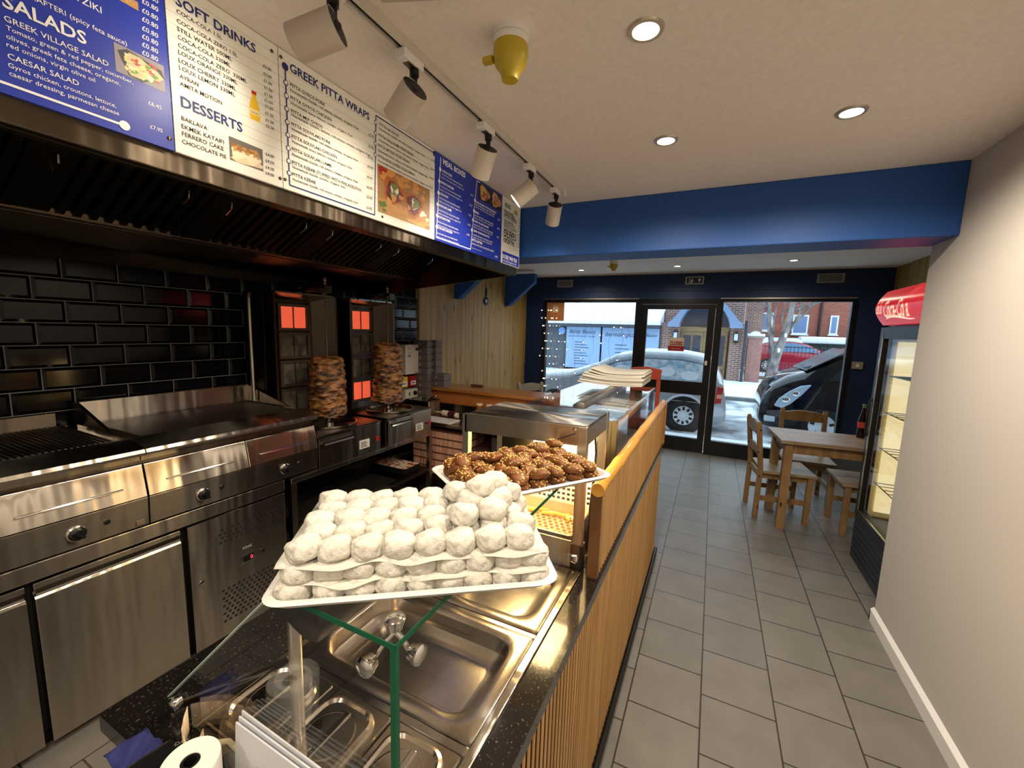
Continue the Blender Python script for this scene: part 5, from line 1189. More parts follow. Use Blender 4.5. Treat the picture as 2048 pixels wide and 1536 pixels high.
# low shelf: flat box and oven tray
fb = thing('flat_box', 'dark flat box with printed meal picture on the low gyros shelf', 'box', (-2.4, 2.70, .431))
MB().box((-2.55, 2.58, .431), (-2.20, 2.78, .475)).build('carton', M['black'], fb, bevel=.003)
pcm = mat('meal_print', srgb(206, 190, 170), .4, noise=((26,26,26), srgb(150, 70, 30), .48, .56))
MB().box((-2.545, 2.585, .475), (-2.205, 2.775, .4765)).build('picture', pcm, fb)
tag(MB().box((-2.66, 1.62, .431), (-2.18, 2.46, .437)).build('oven_tray', mat('oven_tray', srgb(70, 66, 60), .35, .8), bevel=.002), 'large flat dark baking tray lying on the low shelf', 'tray')
# charm: blue glass eye on beads
ev = thing('eye_charm', 'blue glass eye charm hanging on beads against pine wall', 'charm', (-2.785, 4.9, 2.0))
bd = MB(); bd.cyl((-2.782, 4.9, 2.05), (-2.782, 4.9, 2.26), .0015)
for k in range(6): bd.sphere((-2.78, 4.9 + .008*(-1)**k, 2.085 + k*.018), .011, 10, 8)
bd.build('bead_string', mat('beads', srgb(20, 18, 44), .2), ev, smooth=True)
MB().lathe([(.001, 0), (.055, .001), (.058, .008), (.05, .014), (.001, .017)], (-2.789, 4.9, 2.01), (1,0,0), 28).build('blue_disc', mat('cobalt', srgb(20, 24, 90), .1), ev, smooth=True)
MB().lathe([(.001, .0175), (.022, .0165), (.001, .0195)], (-2.789, 4.9, 2.01), (1,0,0), 20).build('white_ring', M['ink_white'], ev, smooth=True)
MB().lathe([(.001, .0185), (.010, .0195), (.001, .021)], (-2.789, 4.9, 2.01), (1,0,0), 16).build('pupil', M['black'], ev, smooth=True)
# ---------------------------------------------------------------- pine dining furniture
def chair(lab, loc, rz, group='pine chairs', mm=None, name='dining_chair', s=1.0):
    """faces +X, origin at floor centre"""
    mm = mm or M['chairwood']
    u = thing(name, lab, 'chair', loc, rz, group)
    w_, d_ = .19, .20
    for sy in (-1, 1):
        MB().hexa([(-d_-.018, sy*w_-.02, 0), (-d_+.022, sy*w_-.02, 0), (-d_+.022, sy*w_+.02, 0), (-d_-.018, sy*w_+.02, 0), (-d_-.012, sy*w_-.02, .46), (-d_+.026, sy*w_-.02, .46), (-d_+.026, sy*w_+.02, .46), (-d_-.012, sy*w_+.02, .46)]).prism([(-d_-.012, .46), (-d_+.026, .46), (-d_-.018, .86), (-d_-.03, .895), (-d_-.052, .89), (-d_-.058, .86)], 'y', sy*w_-.02, sy*w_+.02).build('back_post', mm, u, bevel=.003, local=True)
        MB().box((d_-.022, sy*w_-.02, 0), (d_+.02, sy*w_+.02, .43)).build('leg', mm, u, bevel=.003, local=True)
        MB().box((-d_+.02, sy*w_-.011, .17), (d_-.02, sy*w_+.011, .215)).build('stretcher', mm, u, bevel=.002, local=True)
        pg = MB()
        for z_ in (.40, .62, .82): pg.cyl((-d_-.03 if z_ > .5 else -d_, sy*w_-.0212, z_), (-d_-.03 if z_ > .5 else -d_, sy*w_-.0195, z_), .008, seg=10)
        pg.build('dark_pegs', M['black'], u, local=True)
    MB().box((-d_+.02, -w_+.01, .375), (d_-.005, -w_+.03, .43)).box((-d_+.02, w_-.03, .375), (d_-.005, w_-.01, .43)).box((d_-.012, -w_+.02, .375), (d_+.008, w_-.02, .43)).box((-d_, -w_+.02, .375), (-d_+.02, w_-.02, .43)).build('apron', mm, u, local=True)
    MB().box((-d_+.025, -w_-.03, .43), (d_+.045, w_+.03, .455)).build('seat', M['tablewood'] if mm is M['chairwood'] else mm, u, bevel=.004, local=True)
    n = 10; top = [(-w_ + 2*w_*i/n, .855 + .03*math.sin(PI*i/n)) for i in range(n+1)]
    MB().prism([(-w_, .77)] + [(w_, .77)] + top[::-1], 'x', -d_-.045, -d_-.022).build('top_rail', mm, u, bevel=.003, local=True)
    MB().prism([(-w_, .585), (w_, .585), (w_, .65), (0, .665), (-w_, .65)], 'x', -d_-.022, -d_-.002).build('mid_rail', mm, u, bevel=.003, local=True)
    return u
chair('pine chair at the near left end of the table by the fridge', (.64, 4.47, 0), math.radians(8))
chair('pine chair behind the right table, its back to the window', (.93, 5.02, 0), math.radians(-88))
chair('pine chair at the right end of the table, mostly hidden by the fridge', (1.30, 4.44, 0), math.radians(184))
chair('pine chair at the left window table, leftmost one', (-2.15, 5.35, 0), math.radians(-35), mm=mat('pale_chair', srgb(150, 140, 124), .5))
chair('dark pine chair at the left window table, right of the pale one', (-1.45, 5.55, 0), math.radians(-85), mm=M['chairwood'])
def table(lab, loc, rz, L_, W_, zt_):
    u = thing('dining_table', lab, 'table', loc, rz, 'pine tables')
    MB().box((0, 0, zt_-.028), (.095, W_, zt_)).box((.096, 0, zt_-.028), (L_-.096, W_, zt_)).box((L_-.095, 0, zt_-.028), (L_, W_, zt_)).build('top', M['tablewood'], u, bevel=.0015, local=True)
    for x_ in (.07, L_-.07):
        for y_ in (.06, W_-.06): 
            MB().box((x_-.032, y_-.032, 0), (x_+.032, y_+.032, zt_-.03)).build('leg', M['chairwood'], u, bevel=.004, local=True)
    MB().box((.09, .045, zt_-.115), (L_-.09, .067, zt_-.03)).box((.09, W_-.067, zt_-.115), (L_-.09, W_-.045, zt_-.03)).box((.055, .08, zt_-.115), (.077, W_-.08, zt_-.03)).box((L_-.077, .08, zt_-.115), (L_-.055, W_-.08, zt_-.03)).build('apron', M['chairwood'], u, local=True)
    return u
table('pine dining table with cola bottle between fridge and window', (.583, 4.06, 0), math.radians(5), 1.12, .55, .79)
table('pine dining table at the left window carrying glasses', (-1.95, 4.98, 0), math.radians(4), 1.05, .55, .77)
bt = thing('cola_bottle', 'dark glass cola bottle with red label on the table', 'bottle', (1.235, 4.57, .7905))
MB().lathe([(.001, .001), (.030, .001), (.0335, .012), (.034, .05), (.030, .085), (.033, .125), (.0335, .15), (.024, .195), (.0145, .235), (.0125, .27)], (1.235, 4.57, .791), seg=28).build('bottle_body', mat('cola_glass', srgb(26, 14, 10), .06), bt, smooth=True)
MB().lathe([(.0127, .235), (.0127, .285), (.0148, .288), (.0148, .296), (.013, .30), (.001, .30)], (1.235, 4.57, .791), seg=24).build('green_neck', mat('neck_glass', srgb(96, 150, 96), .08), bt, smooth=True)
MB().lathe([(.0305, .088), (.0335, .124), (.0338, .142)], (1.235, 4.57, .7915), seg=28, cap=False).build('label', mat('label_red', srgb(186, 70, 46), .4), bt, smooth=True)
glm = mat('tumbler_glass', (.9, .93, .95), .05, trans=.9, ior=1.2)
tb0 = None
for r in range(2):
    for k in range(6):
        lab = 'clear tumbler on the left window table, %s in the %s row' % (ordn(k), ('front', 'rear')[r])
        x_, y_ = -1.68 + k*.075 + r*.03, 5.16 + r*.10
        if tb0 is None: 
            tb0 = MB().lathe([(.001, 0), (.026, 0), (.032, .10), (.030, .10), (.024, .01), (.001, .01)], (0,0,0), seg=18, cap=False).build('tumbler', glm, smooth=True); tag(tb0, lab, 'glass', 'tumblers on the window table'); q = tb0
        else: q = copy_tree(tb0, label=lab)
        q.location = (x_, y_, .7745)
tag(MB().box((-1.72, 5.10, .7705), (-1.20, 5.34, .774)).build('cloth_mat', mat('pale_cloth', srgb(214, 206, 196), .7), bevel=.001), 'pale cloth under the tumblers on the left table', 'cloth')
hc = thing('high_chair', 'reddish wooden high chair standing beyond the counter end', 'chair', (-.48, 3.62, 0))
rw = mat('red_stained_wood', srgb(150, 58, 32), .45)
for x_ in (-.585, -.385):
    for y_ in (3.45, 3.78): MB().box((x_-.018, y_-.018, 0), (x_+.018, y_+.018, .95)).build('leg', rw, hc, bevel=.003)
    MB().box((x_-.016, 3.585, .95), (x_+.016, 3.615, 1.34)).build('back_post', rw, hc, bevel=.003)
MB().box((-.60, 3.44, .93), (-.37, 3.79, .96)).build('seat', rw, hc, bevel=.004)
MB().prism([(-.60, 1.27), (-.37, 1.27), (-.365, 1.355), (-.48, 1.375), (-.605, 1.36)], 'y', 3.58, 3.605).build('back_rest', rw, hc, bevel=.003)
struct('trim_2', MB().box((.9, 6.06, .40), (1.79, 6.215, .455)).box((.9, 6.10, 0), (1.79, 6.215, .40)), mat('sill_grey', srgb(88, 96, 106), .4), bevel=.006)
# ---------------------------------------------------------------- drinks fridge
fg = thing('drinks_fridge', 'black glass-door drinks fridge with lit red sign by the wall end', 'fridge', (1.4, 3.45, 0))
fy0, fy1 = 3.04, 3.84
MB().box((1.12, fy0, .06), (1.76, fy0+.04, 1.99)).box((1.12, fy1-.04, .06), (1.76, fy1, 1.99)).box((1.72, fy0+.04, .06), (1.76, fy1-.04, 1.99)).box((1.12, fy0+.04, .06), (1.72, fy1-.04, .36)).box((1.12, fy0+.04, 1.70), (1.72, fy1-.04, 1.99)).build('cabinet', M['black'], fg)
kb = MB().box((1.075, fy0, .02), (1.12, fy1, .33))
for k in range(6): kb.box((1.068, fy0+.03, .05+k*.045), (1.076, fy1-.03, .072+k*.045))
kb.build('vent_base', mat('fridge_base', srgb(34, 38, 46), .45), fg)
MB().box((1.715, fy0+.04, .36), (1.719, fy1-.04, 1.70)).box((1.13, fy1-.045, .36), (1.715, fy1-.041, 1.70)).box((1.13, fy0+.041, .36), (1.715, fy0+.045, 1.70)).build('liner', mat('fridge_liner', srgb(226, 214, 160), .5), fg)
dr_ = MB(); dr_.box((1.068, fy0, .34), (1.115, fy0+.06, 1.74)).box((1.068, fy1-.06, .34), (1.115, fy1, 1.74)).box((1.068, fy0+.06, .34), (1.115, fy1-.06, .40)).box((1.068, fy0+.06, 1.66), (1.115, fy1-.06, 1.74)).build('door_frame', M['black'], fg, bevel=.003)
tag(MB().box((1.085, fy0+.06, .40), (1.095, fy1-.06, 1.66)).build('door_pane', M['glass'], fg))
MB().box((1.064, fy0+.06, .395), (1.070, fy1-.06, .405)).box((1.064, fy1-.066, .40), (1.07, fy1-.058, 1.70)).build('chrome_trim', M['chrome'], fg)
MB().tube([(1.066, fy1-.03, .95), (1.054, fy1-.03, .98), (1.054, fy1-.03, 1.20), (1.066, fy1-.03, 1.23)], .007).build('handle', M['black'], fg, smooth=True)
yl = mat('fridge_strip', (1, .9, .6), emit=(1.0, .84, .42), estr=.9)
MB().box((1.16, fy1-.06, .40), (1.30, fy1-.047, 1.64)).build('light_strip', yl, fg)
for z_ in (.62, .88, 1.14, 1.40):
    sh = MB()
    for k in range(9): sh.cyl((1.14, fy0+.07+k*.083, z_), (1.70, fy0+.07+k*.083, z_), .003, seg=6)
    for x_ in (1.14, 1.42, 1.70): sh.cyl((x_, fy0+.05, z_), (x_, fy1-.05, z_), .004, seg=6)
    sh.build('wire_shelf', M['steel_d'], fg)
n = 12; pr_ = [(1.075 - .055*math.sin(PI*i/n), 1.755 + .235*i/n) for i in range(n+1)]
MB().prism([(1.12, 1.755)] + pr_ + [(1.12, 1.99)], 'y', fy0+.01, fy1).build('sign_header', mat('sign_red_lit', srgb(206, 16, 30), .25, emit=(.75, .02, .03), estr=.55), fg, smooth=True, angle=.5)
def sign_x(z_): return 1.075 - .055*math.sin(PI*(z_-1.755)/.235) - .0025
sm_ = MB(); 
put_text(sm_, 'Coca-Cola', (0, 3.70, 1.80), (0,-1,0), (0,0,1), width=.40, height=.115, bold=.006, shear=.36)
put_text(sm_, 'Coca-Cola', (0, 3.835, 1.83), (0,-1,0), (0,0,1), width=.11, height=.09, shear=.28)
fs = sm_.bm.faces[:]; bmesh.ops.triangulate(sm_.bm, faces=fs)
for i in range(14):
    t0, t1 = i/14, (i+1)/14
    f = lambda t: (3.68-.42*t, 1.795 + .012*math.sin(5*t)); g = lambda t: .006*(1-abs(2*t-1))+.002
    (ya_, za_), (yb_, zb_) = f(t0), f(t1)
    sm_.quad((0, ya_, za_-g(t0)), (0, yb_, zb_-g(t1)), (0, yb_, zb_+g(t1)), (0, ya_, za_+g(t0)))
for v in sm_.bm.verts: v.co.x = sign_x(v.co.z)
sm_.build('sign_lettering', mat('sign_script', srgb(250, 236, 190), .4, emit=(1, .9, .62), estr=.7), fg)
lamp('AREA', 'sign_glow', (1.0, 3.45, 1.87), .45, color=(1, .08, .08), size=.3, aim=(0, 3.2, 2.1), parent=fg)
bc = [srgb(150, 20, 24), srgb(196, 120, 30), srgb(60, 110, 60), srgb(130, 16, 20), srgb(200, 190, 170)]
k = 0; nmz = {.62: 'lowest', .88: 'second', 1.14: 'third', 1.40: 'top'}
for z_ in (.62, .88, 1.14, 1.40):
    for y_ in (3.42, 3.60):
        o = MB().lathe([(.001, 0), (.031, 0), (.032, .11), (.014, .17), (.013, .20), (.001, .20)], (0,0,0), seg=16).build('drink_bottle', mat('drink_%d' % k, bc[k % 5], .15), smooth=True); o.location = (1.46, y_, z_+.004); 
        tag(o, '%s drink bottle in the fridge, %s on the %s shelf' % (['dark red', 'amber', 'green', 'deep red', 'pale'][k % 5], 'nearer one' if y_ < 3.5 else 'farther one', nmz[z_]), 'bottle', 'bottles in the drinks fridge'); k += 1
# ---------------------------------------------------------------- fairy lights in the left window
fl = thing('fairy_light_curtain', 'warm fairy light curtain hanging inside the left window', 'fairy lights', (-1.75, 6.19, 2.1))
rf = random.Random(4); wr = MB(); bu = MB()
x_w = [-2.46, -2.42, -2.36, -2.30, -2.22, -2.08, -1.94, -1.80, -1.66, -1.52, -1.38, -1.24, -1.10]
for k, x_ in enumerate(x_w):
    z_ = 2.10; pts = [(x_, 6.19, z_)]
    while z_ > .75:
        z_ -= .12; pts.append((x_ + .035*math.sin(z_*9 + k*1.7) + rf.uniform(-.015, .015), 6.19, z_))
        if rf.random() < (.75 if x_ < -2.2 else .32): bu.sphere((pts[-1][0]+.006, 6.185, z_-.02), .0075, 8, 6)
    wr.tube(pts, .0016, 4)
wr.tube([(-2.46 + i*.113, 6.19, 2.10 - .05*abs(math.sin(i*.55))) for i in range(13)], .002, 4)
wr.build('wires', mat('fairy_wire', srgb(20, 40, 34), .5), fl)
bo_ = bu.build('bulbs', mat('fairy_bulb', (1, .9, .7), emit=(1.0, .82, .5), estr=7), fl); bo_['kind'] = 'stuff'
ws = thing('window_sticker', 'brown square sign with pale mark in top left window corner', 'sign', (-2.28, 6.235, 1.98))
MB().box((-2.42, 6.238, 1.80), (-2.14, 6.244, 2.085)).build('board', mat('kraft_board', srgb(176, 116, 70), .6), ws)
lg = MB(); lg.prism([(-2.32, 1.93), (-2.24, 1.93), (-2.235, 2.0), (-2.255, 2.045), (-2.28, 2.02), (-2.305, 2.045), (-2.325, 2.0)], 'y', 6.2365, 6.2378); lg.build('pale_mark', mat('pale_mark', srgb(206, 190, 176), .6), ws)
# ---------------------------------------------------------------- the street
ZS = -.15
M['snow'] = mat('snow', srgb(236, 242, 248), .8, bump=((6,6,6), .5, .06))
M['slush'] = mat('slushy_road', srgb(214, 222, 230), .6, noise=((1.6, 1.6, 1), srgb(96, 98, 102), .40, .62, 8), bump=((9,9,9), .6, .05))
def ground(name, y0_, y1_, z_, m_, nx=60, ny=8, amp=.02, x0=-14, x1=16):
    rg = [[(x0+(x1-x0)*i/nx, y0_+(y1_-y0_)*j/ny, z_ + (amp*mn.noise(Vector((x0+(x1-x0)*i/nx*1.0, (y0_+(y1_-y0_)*j/ny)*2.1, 3))) if 0 < j < ny else 0)) for j in range(ny+1)] for i in range(nx+1)]
    m = MB(); m.loft(rg, cap=False, closed=False); o = m.build(name, m_, smooth=True, angle=0)
    for p in [o]: tag(p, kind='structure')
    return o
ground('pavement_near', 6.4, 7.95, ZS+.02, M['snow']); ground('road', 7.95, 13.0, ZS, M['slush'], 90, 24, .035); 
struct('kerb_far', MB().box((-14, 13.0, ZS-.05), (16, 13.25, ZS+.09)), mat('kerb', srgb(120, 122, 124), .8))
ground('pavement_far', 13.25, 30.0, ZS+.08, M['snow'], 60, 16, .04)
bk1 = brick('dark_red_brick', srgb(134, 92, 80), srgb(110, 76, 68), srgb(186, 176, 170), .225, .075, .008, rot=(PI/2, 0, 0), rough=.8)
bk2 = brick('orange_red_brick', srgb(160, 88, 68), srgb(140, 76, 60), srgb(150, 120, 110), .225, .075, .006, rot=(PI/2, 0, 0), rough=.8)
grey = mat('grey_shopfront', srgb(84, 88, 96), .6)
# low shop with snow on its roof
s1 = thing('beauty_shop', 'low grey shop across the street with snow roof and blinds', 'building', (-4.5, 19, ZS))
MB().box((-12, 18.05, ZS), (-2.02, 24, 2.0)).build('wall', grey, s1)
MB().prism([(17.6, 1.98), (17.6, 2.12), (20.6, 3.15), (23, 3.15), (23, 1.98)], 'x', -12, -2.0).build('snow_roof', M['snow'], s1)
MB().box((-12, 17.65, 1.86), (-2.0, 17.95, 1.99)).build('fascia', mat('fascia', srgb(70, 76, 86), .5), s1)
MB().box((-6.3, 17.98, ZS), (-2.02, 18.06, .0)).build('brick_base', bk1, s1)
blind = mat('blue_blind', srgb(150, 176, 210), .7)
for x0, x1 in ((-6.0, -4.45), (-4.38, -2.85), (-2.62, -2.03)):
    wf_ = MB().box((x0-.06, 17.98, -.04), (x1+.06, 18.05, 1.9)).build('window', mat('grey_frame', srgb(60, 62, 66), .5), s1)
    MB().box((x0, 17.965, 0.02), (x1, 17.98, 1.84)).build('blind', blind, wf_, local=False)
tx = MB(); inkb = mat('shop_ink', srgb(40, 50, 74), .6); yq = 17.96
put_text(tx, 'Body Basics', (-5.85, yq, 1.55), (1,0,0), (0,0,1), width=1.15, shear=.25); put_text(tx, 'HEALTH AND BEAUTY SALON', (-5.9, yq, 1.40), (1,0,0), (0,0,1), width=1.2)
put_text(tx, 'dermalogica', (-4.25, yq, 1.47), (1,0,0), (0,0,1), width=1.25); put_text(tx, 'Basics', (-2.55, yq, 1.5), (1,0,0), (0,0,1), width=.42, shear=.25)
for k in range(9): tx.box((-5.6, yq, .2+k*.12), (-4.95-.1*(k % 3), yq+.003, .225+k*.12)); 
for k in range(6): tx.box((-3.8, yq, .3+k*.16), (-3.2-.1*(k % 2), yq+.003, .325+k*.16))
tx.build('lettering', inkb, s1)
tx = MB().lathe([(.16, 0), (.16, .03), (.001, .03)], (-6.22, 17.97, 1.65), (0,-1,0), 24); tx.build('round_sign', mat('round_sign', srgb(120, 160, 220), .5), s1, smooth=True)
# arched entrance building
s2 = thing('arched_entrance', 'brick entrance with arched lead canopy and timber double doors', 'building', (-.4, 18.5, ZS))
MB().box((-1.98, 18.05, ZS), (-1.26, 19, 2.1)).box((.54, 18.05, ZS), (.98, 19, 2.1)).build('brick_pier', bk1, s2)
MB().box((-1.97, 19.0, ZS), (1.0, 24, 4.6)).build('gable_wall', bk1, s2)
lead = mat('lead_blue_grey', srgb(120, 140, 172), .6); n = 16
def arc(r0, r1, zc, cx=-.39, sy=1.0): return [(cx + r0*math.cos(PI*i/n), zc + sy*r0*math.sin(PI*i/n)) for i in range(n+1)], [(cx + r1*math.cos(PI*i/n), zc + sy*r1*math.sin(PI*i/n)) for i in range(n+1)]
oa, ia = arc(1.25, .92, 1.98)
for i in range(n): 
    pass
cn = MB()
outer = [(-1.70, 1.93), (-1.68, 2.12), (-1.55, 2.2), (-1.15, 2.72), (-.8, 3.05), (-.39, 3.15), (.02, 3.05), (.37, 2.72), (.77, 2.2), (.90, 2.12), (.92, 1.93)]
inner = [(-1.28, 1.93), (-1.26, 2.1), (-1.2, 2.28), (-1.05, 2.55), (-.75, 2.83), (-.39, 2.92), (-.03, 2.83), (.27, 2.55), (.42, 2.28), (.48, 2.1), (.50, 1.93)]
for i in range(10): cn.hexa([(outer[i][0], 17.5, outer[i][1]), (outer[i+1][0], 17.5, outer[i+1][1]), (inner[i+1][0], 17.5, inner[i+1][1]), (inner[i][0], 17.5, inner[i][1]), (outer[i][0], 19, outer[i][1]), (outer[i+1][0], 19, outer[i+1][1]), (inner[i+1][0], 19, inner[i+1][1]), (inner[i][0], 19, inner[i][1])])
cn.build('lead_canopy', lead, s2)
MB().prism(inner[::-1] + [], 'y', 18.5, 18.55).build('dark_tympanum', mat('slate_dark', srgb(66, 72, 84), .6), s2)
dw = mat('weathered_timber', srgb(150, 124, 84), .7, noise=((3, 3, 14), srgb(110, 90, 64), .4, .7))
MB().box((-1.27, 18.3, 1.78), (.50, 18.5, 1.96)).build('door_head', dw, s2)
for x0 in (-1.24, -.38):
    x1 = x0+.85; dd = MB().box((x0, 18.36, ZS), (x1, 18.44, 1.78)).build('door', dw, s2)
    for a_ in (.10, .46): MB().box((x0+a_, 18.345, .45), (x0+a_+.29, 18.36, 1.62)).build('door_light', mat('door_glass', srgb(52, 62, 80), .2), dd)
    MB().box((x0+.08, 18.35, -.05), (x0+.77, 18.36, .30)).build('lower_panel', mat('dark_timber', srgb(96, 78, 56), .7), dd)
    MB().box((x0+(.78 if x0 < -1 else .05), 18.30, .55), (x0+(.81 if x0 < -1 else .08), 18.36, .95)).build('pull_handle', M['steel_d'], dd)
for x_ in (-1.42, .74):
    ln = MB().box((x_-.09, 17.9, 1.42), (x_+.09, 18.05, 1.47)).prism([(x_-.1, 1.72), (x_+.1, 1.72), (x_, 1.84)], 'y', 17.9, 18.05).box((x_-.09, 17.93, 1.47), (x_-.07, 18.05, 1.72)).box((x_+.07, 17.93, 1.47), (x_+.09, 18.05, 1.72)).prism([(x_-.05, 1.42), (x_+.05, 1.42), (x_, 1.32)], 'y', 17.92, 18.04).build('wall_lantern', M['black'], s2)
    MB().box((x_-.065, 17.94, 1.47), (x_+.065, 18.03, 1.72)).build('lantern_glass', mat('lantern_glass', srgb(220, 236, 244), .3), ln)
MB().cyl((1.05, 17.95, ZS), (1.05, 17.95, 2.2), .055).build('downpipe', mat('pipe_dark', srgb(40, 48, 60), .5), s2, smooth=True)
# brick pillar, railing, tree
gp = thing('gate_pillar', 'square brick gate pillar with snow cap across the street', 'pillar', (1.42, 18.3, ZS))
MB().box((1.17, 18.1, ZS), (1.64, 18.55, 1.58)).build('shaft', mat('pink_brick', srgb(164, 120, 112), .85, noise=((9,9,9), srgb(150, 106, 100), .4, .6)), gp)
MB().box((1.12, 18.05, 1.58), (1.70, 18.6, 1.66)).build('coping', mat('coping', srgb(140, 126, 118), .8), gp)
MB().box((1.12, 18.05, 1.66), (1.70, 18.6, 1.75)).sphere((1.4, 18.3, 1.76), .17, 12, 8, (1, 1, .5)).build('snow_cap', M['snow'], gp, bevel=.03)
rl_ = thing('iron_railing', 'black iron railing with low snowy wall before the red car', 'railing', (3.5, 19.6, ZS))
ir = mat('railing_iron', srgb(44, 48, 58), .5); ib = MB()
for k in range(44): ib.box((1.75+k*.125, 19.6, .1), (1.766+k*.125, 19.616, 1.32))
ib.build('bars', ir, rl_); MB().box((1.7, 19.595, 1.25), (7.3, 19.62, 1.28)).box((1.7, 19.595, .22), (7.3, 19.62, .25)).build('rails', ir, rl_)
MB().box((1.65, 19.45, ZS), (7.3, 19.75, .06)).build('low_wall', bk1, rl_); MB().box((1.65, 19.42, .06), (7.3, 19.78, .15)).build('wall_snow', M['snow'], rl_)
tr_ = thing('street_tree', 'bare grey street tree with snow on its branches', 'tree', (2.1, 18.4, ZS))
bark = mat('grey_bark', srgb(150, 142, 136), .9, noise=((7,7,3), srgb(96, 90, 88), .4, .65), bump=((12,12,5), .8, .03))
tk = MB(); tk.tube([(2.05, 18.4, ZS), (2.06, 18.4, .3), (2.1, 18.4, .75), (2.22, 18.4, 1.2), (2.33, 18.4, 1.75), (2.45, 18.4, 2.4), (2.52, 18.4, 3.4)], [.24, .2, .19, .15, .13, .11, .07], 10)
tk.tube([(2.10, 18.4, .7), (2.02, 18.4, 1.1), (1.92, 18.4, 1.6), (1.80, 18.42, 2.2), (1.74, 18.4, 3.2)], [.15, .10, .085, .075, .05], 8)
rt = random.Random(6)
def twig(p, d_, L_, r, dep):
    p = Vector(p); d_ = Vector(d_).normalized(); pts = [tuple(p)]; q = p.copy()
    for i in range(4):
        d_ = (d_ + Vector((rt.uniform(-.25, .25), rt.uniform(-.15, .15), rt.uniform(-.15, .3)))).normalized(); q = q + d_*L_/4; pts.append(tuple(q))
        if dep > 0 and i > 0: twig(q, d_ + Vector((rt.uniform(-.9, .9), 0, rt.uniform(-.3, .6))), L_*.6, r*.55, dep-1)
    tk.tube(pts, [r, r*.85, r*.7, r*.55, r*.35], 6)
twig((2.45, 18.4, 2.0), (.7, 0, .9), 2.0, .07, 2); twig((1.80, 18.42, 2.3), (-.5, .25, .9), 1.2, .05, 2); twig((2.4, 18.4, 1.75), (.5, -.1, .9), 1.6, .05, 2); twig((1.95, 18.4, 1.5), (.2, 0, 1), 1.5, .04, 2); twig((2.5, 18.4, 2.6), (.9, 0, .35), 1.5, .04, 2); twig((2.3, 18.4, 1.9), (-.35, 0, 1), 1.4, .045, 2)
tk.build('trunk_and_branches', bark, tr_, smooth=True, angle=0)
MB().sphere((2.06, 18.2, ZS+.12), .33, 12, 8, (1, .5, .35)).sphere((2.20, 18.28, 1.16), .07, 10, 6, (.8, 1, 1.5)).sphere((2.36, 18.28, 1.72), .055, 10, 6, (.8, 1, 1.6)).build('snow_patches', M['snow'], tr_, smooth=True)
# red brick house, far right
s3 = thing('red_brick_house', 'red brick house with white framed windows behind railings', 'building', (4, 27, 0))
MB().box((1.35, 26, ZS), (9.0, 30, 6)).build('wall', bk2, s3)
MB().box((1.35, 24.6, ZS), (2.15, 26.0, 6)).build('side_wing', bk1, s3)
wh = mat('upvc_white', srgb(236, 240, 244), .5); wg = mat('window_blue', srgb(120, 140, 180), .25)
for x0, x1, z0_, z1 in ((2.15, 2.72, 1.95, 2.92), (3.60, 4.28, 1.82, 2.82), (5.18, 5.52, 1.84, 2.8)):
    wf_ = MB().box((x0, 25.94, z0_), (x1, 26.0, z1)).build('window', wh, s3); MB().box((x0+.07, 25.92, z0_+.09), (x1-.07, 25.94, z1-.07)).build('pane', wg, wf_)
    MB().box((x0-.05, 25.86, z0_-.05), (x1+.05, 26.0, z0_+.01)).build('sill', wh, wf_)
MB().cyl((4.75, 25.93, 1.5), (4.75, 25.93, 6), .06).build('downpipe', mat('pipe_brown', srgb(60, 40, 42), .6), s3)
hg = thing('hedge', 'dark green clipped hedge behind the red car with snow top', 'hedge', (5.2, 24, ZS))
MB().box((3.9, 23.9, ZS), (9, 24.7, 1.40)).build('foliage', mat('hedge_green', srgb(48, 58, 50), .9, noise=((9,9,9), srgb(30, 38, 34), .4, .6)), hg)
MB().box((3.7, 23.8, 1.40), (9, 24.8, 1.72)).build('snow_top', M['snow'], hg, bevel=.14, seg=3, smooth=True)
sv = thing('snowy_van', 'snow covered white van roof behind the pillar', 'van', (2.8, 23, ZS))
MB().box((1.7, 22.95, .106), (3.55, 23.75, 1.25)).build('body', mat('van_white', srgb(206, 216, 226), .4), sv, bevel=.08, smooth=True)
MB().box((1.68, 22.93, 1.25), (3.57, 23.75, 1.62)).build('snow', M['snow'], sv, bevel=.15, seg=3, smooth=True)
# vehicles
def car_ring(x, w, yc, z0_, zm, zb, zr, wr):
    h = w/2; k = wr/2
    return [(x, yc-h*.9, z0_), (x, yc-h, z0_+.12), (x, yc-h*1.01, zm), (x, yc-h*.96, zb), (x, yc-k, zr-.04), (x, yc-k*.75, zr), (x, yc+k*.75, zr), (x, yc+k, zr-.04), (x, yc+h*.96, zb), (x, yc+h*1.01, zm), (x, yc+h, z0_+.12), (x, yc+h*.9, z0_)]
def wheel(parent, x, y_, z_, r, hub, spokes=8):
    wv = MB().lathe([(r*.62, .0), (r*.95, 0.0), (r, .03), (r, .17), (r*.95, .2), (r*.6, .2)], (x, y_, z_), (0,1,0), 36).build('wheel', M['rubber'], parent, smooth=True)
    hb = MB().lathe([(.001, -.012), (r*.2, -.012), (r*.24, -.004), (r*.55, -.004), (r*.63, .0), (r*.66, .02)], (x, y_, z_), (0,1,0), 36, cap=False)
    hb.build('hub_cap', hub, wv, smooth=True)
    hs = MB()
    for i in range(spokes):
        m_ = Matrix.Translation((x, y_, z_)) @ Matrix.Rotation(2*PI*i/spokes, 4, 'Y')
        hs.box((-r*.075, -.009, r*.36), (r*.075, -.0035, r*.58), m_)
    hs.build('hub_slots', M['black'], wv)
silver = mat('silver_paint', srgb(178, 182, 188), .3, .5, coat=.5)
hubm = mat('hub_silver', srgb(206, 210, 214), .35, .4)
yc = 9.05; W_ = 1.66
est = thing('silver_estate_car', 'silver estate car with snow on roof parked outside the door', 'car', (-1.8, yc, ZS))
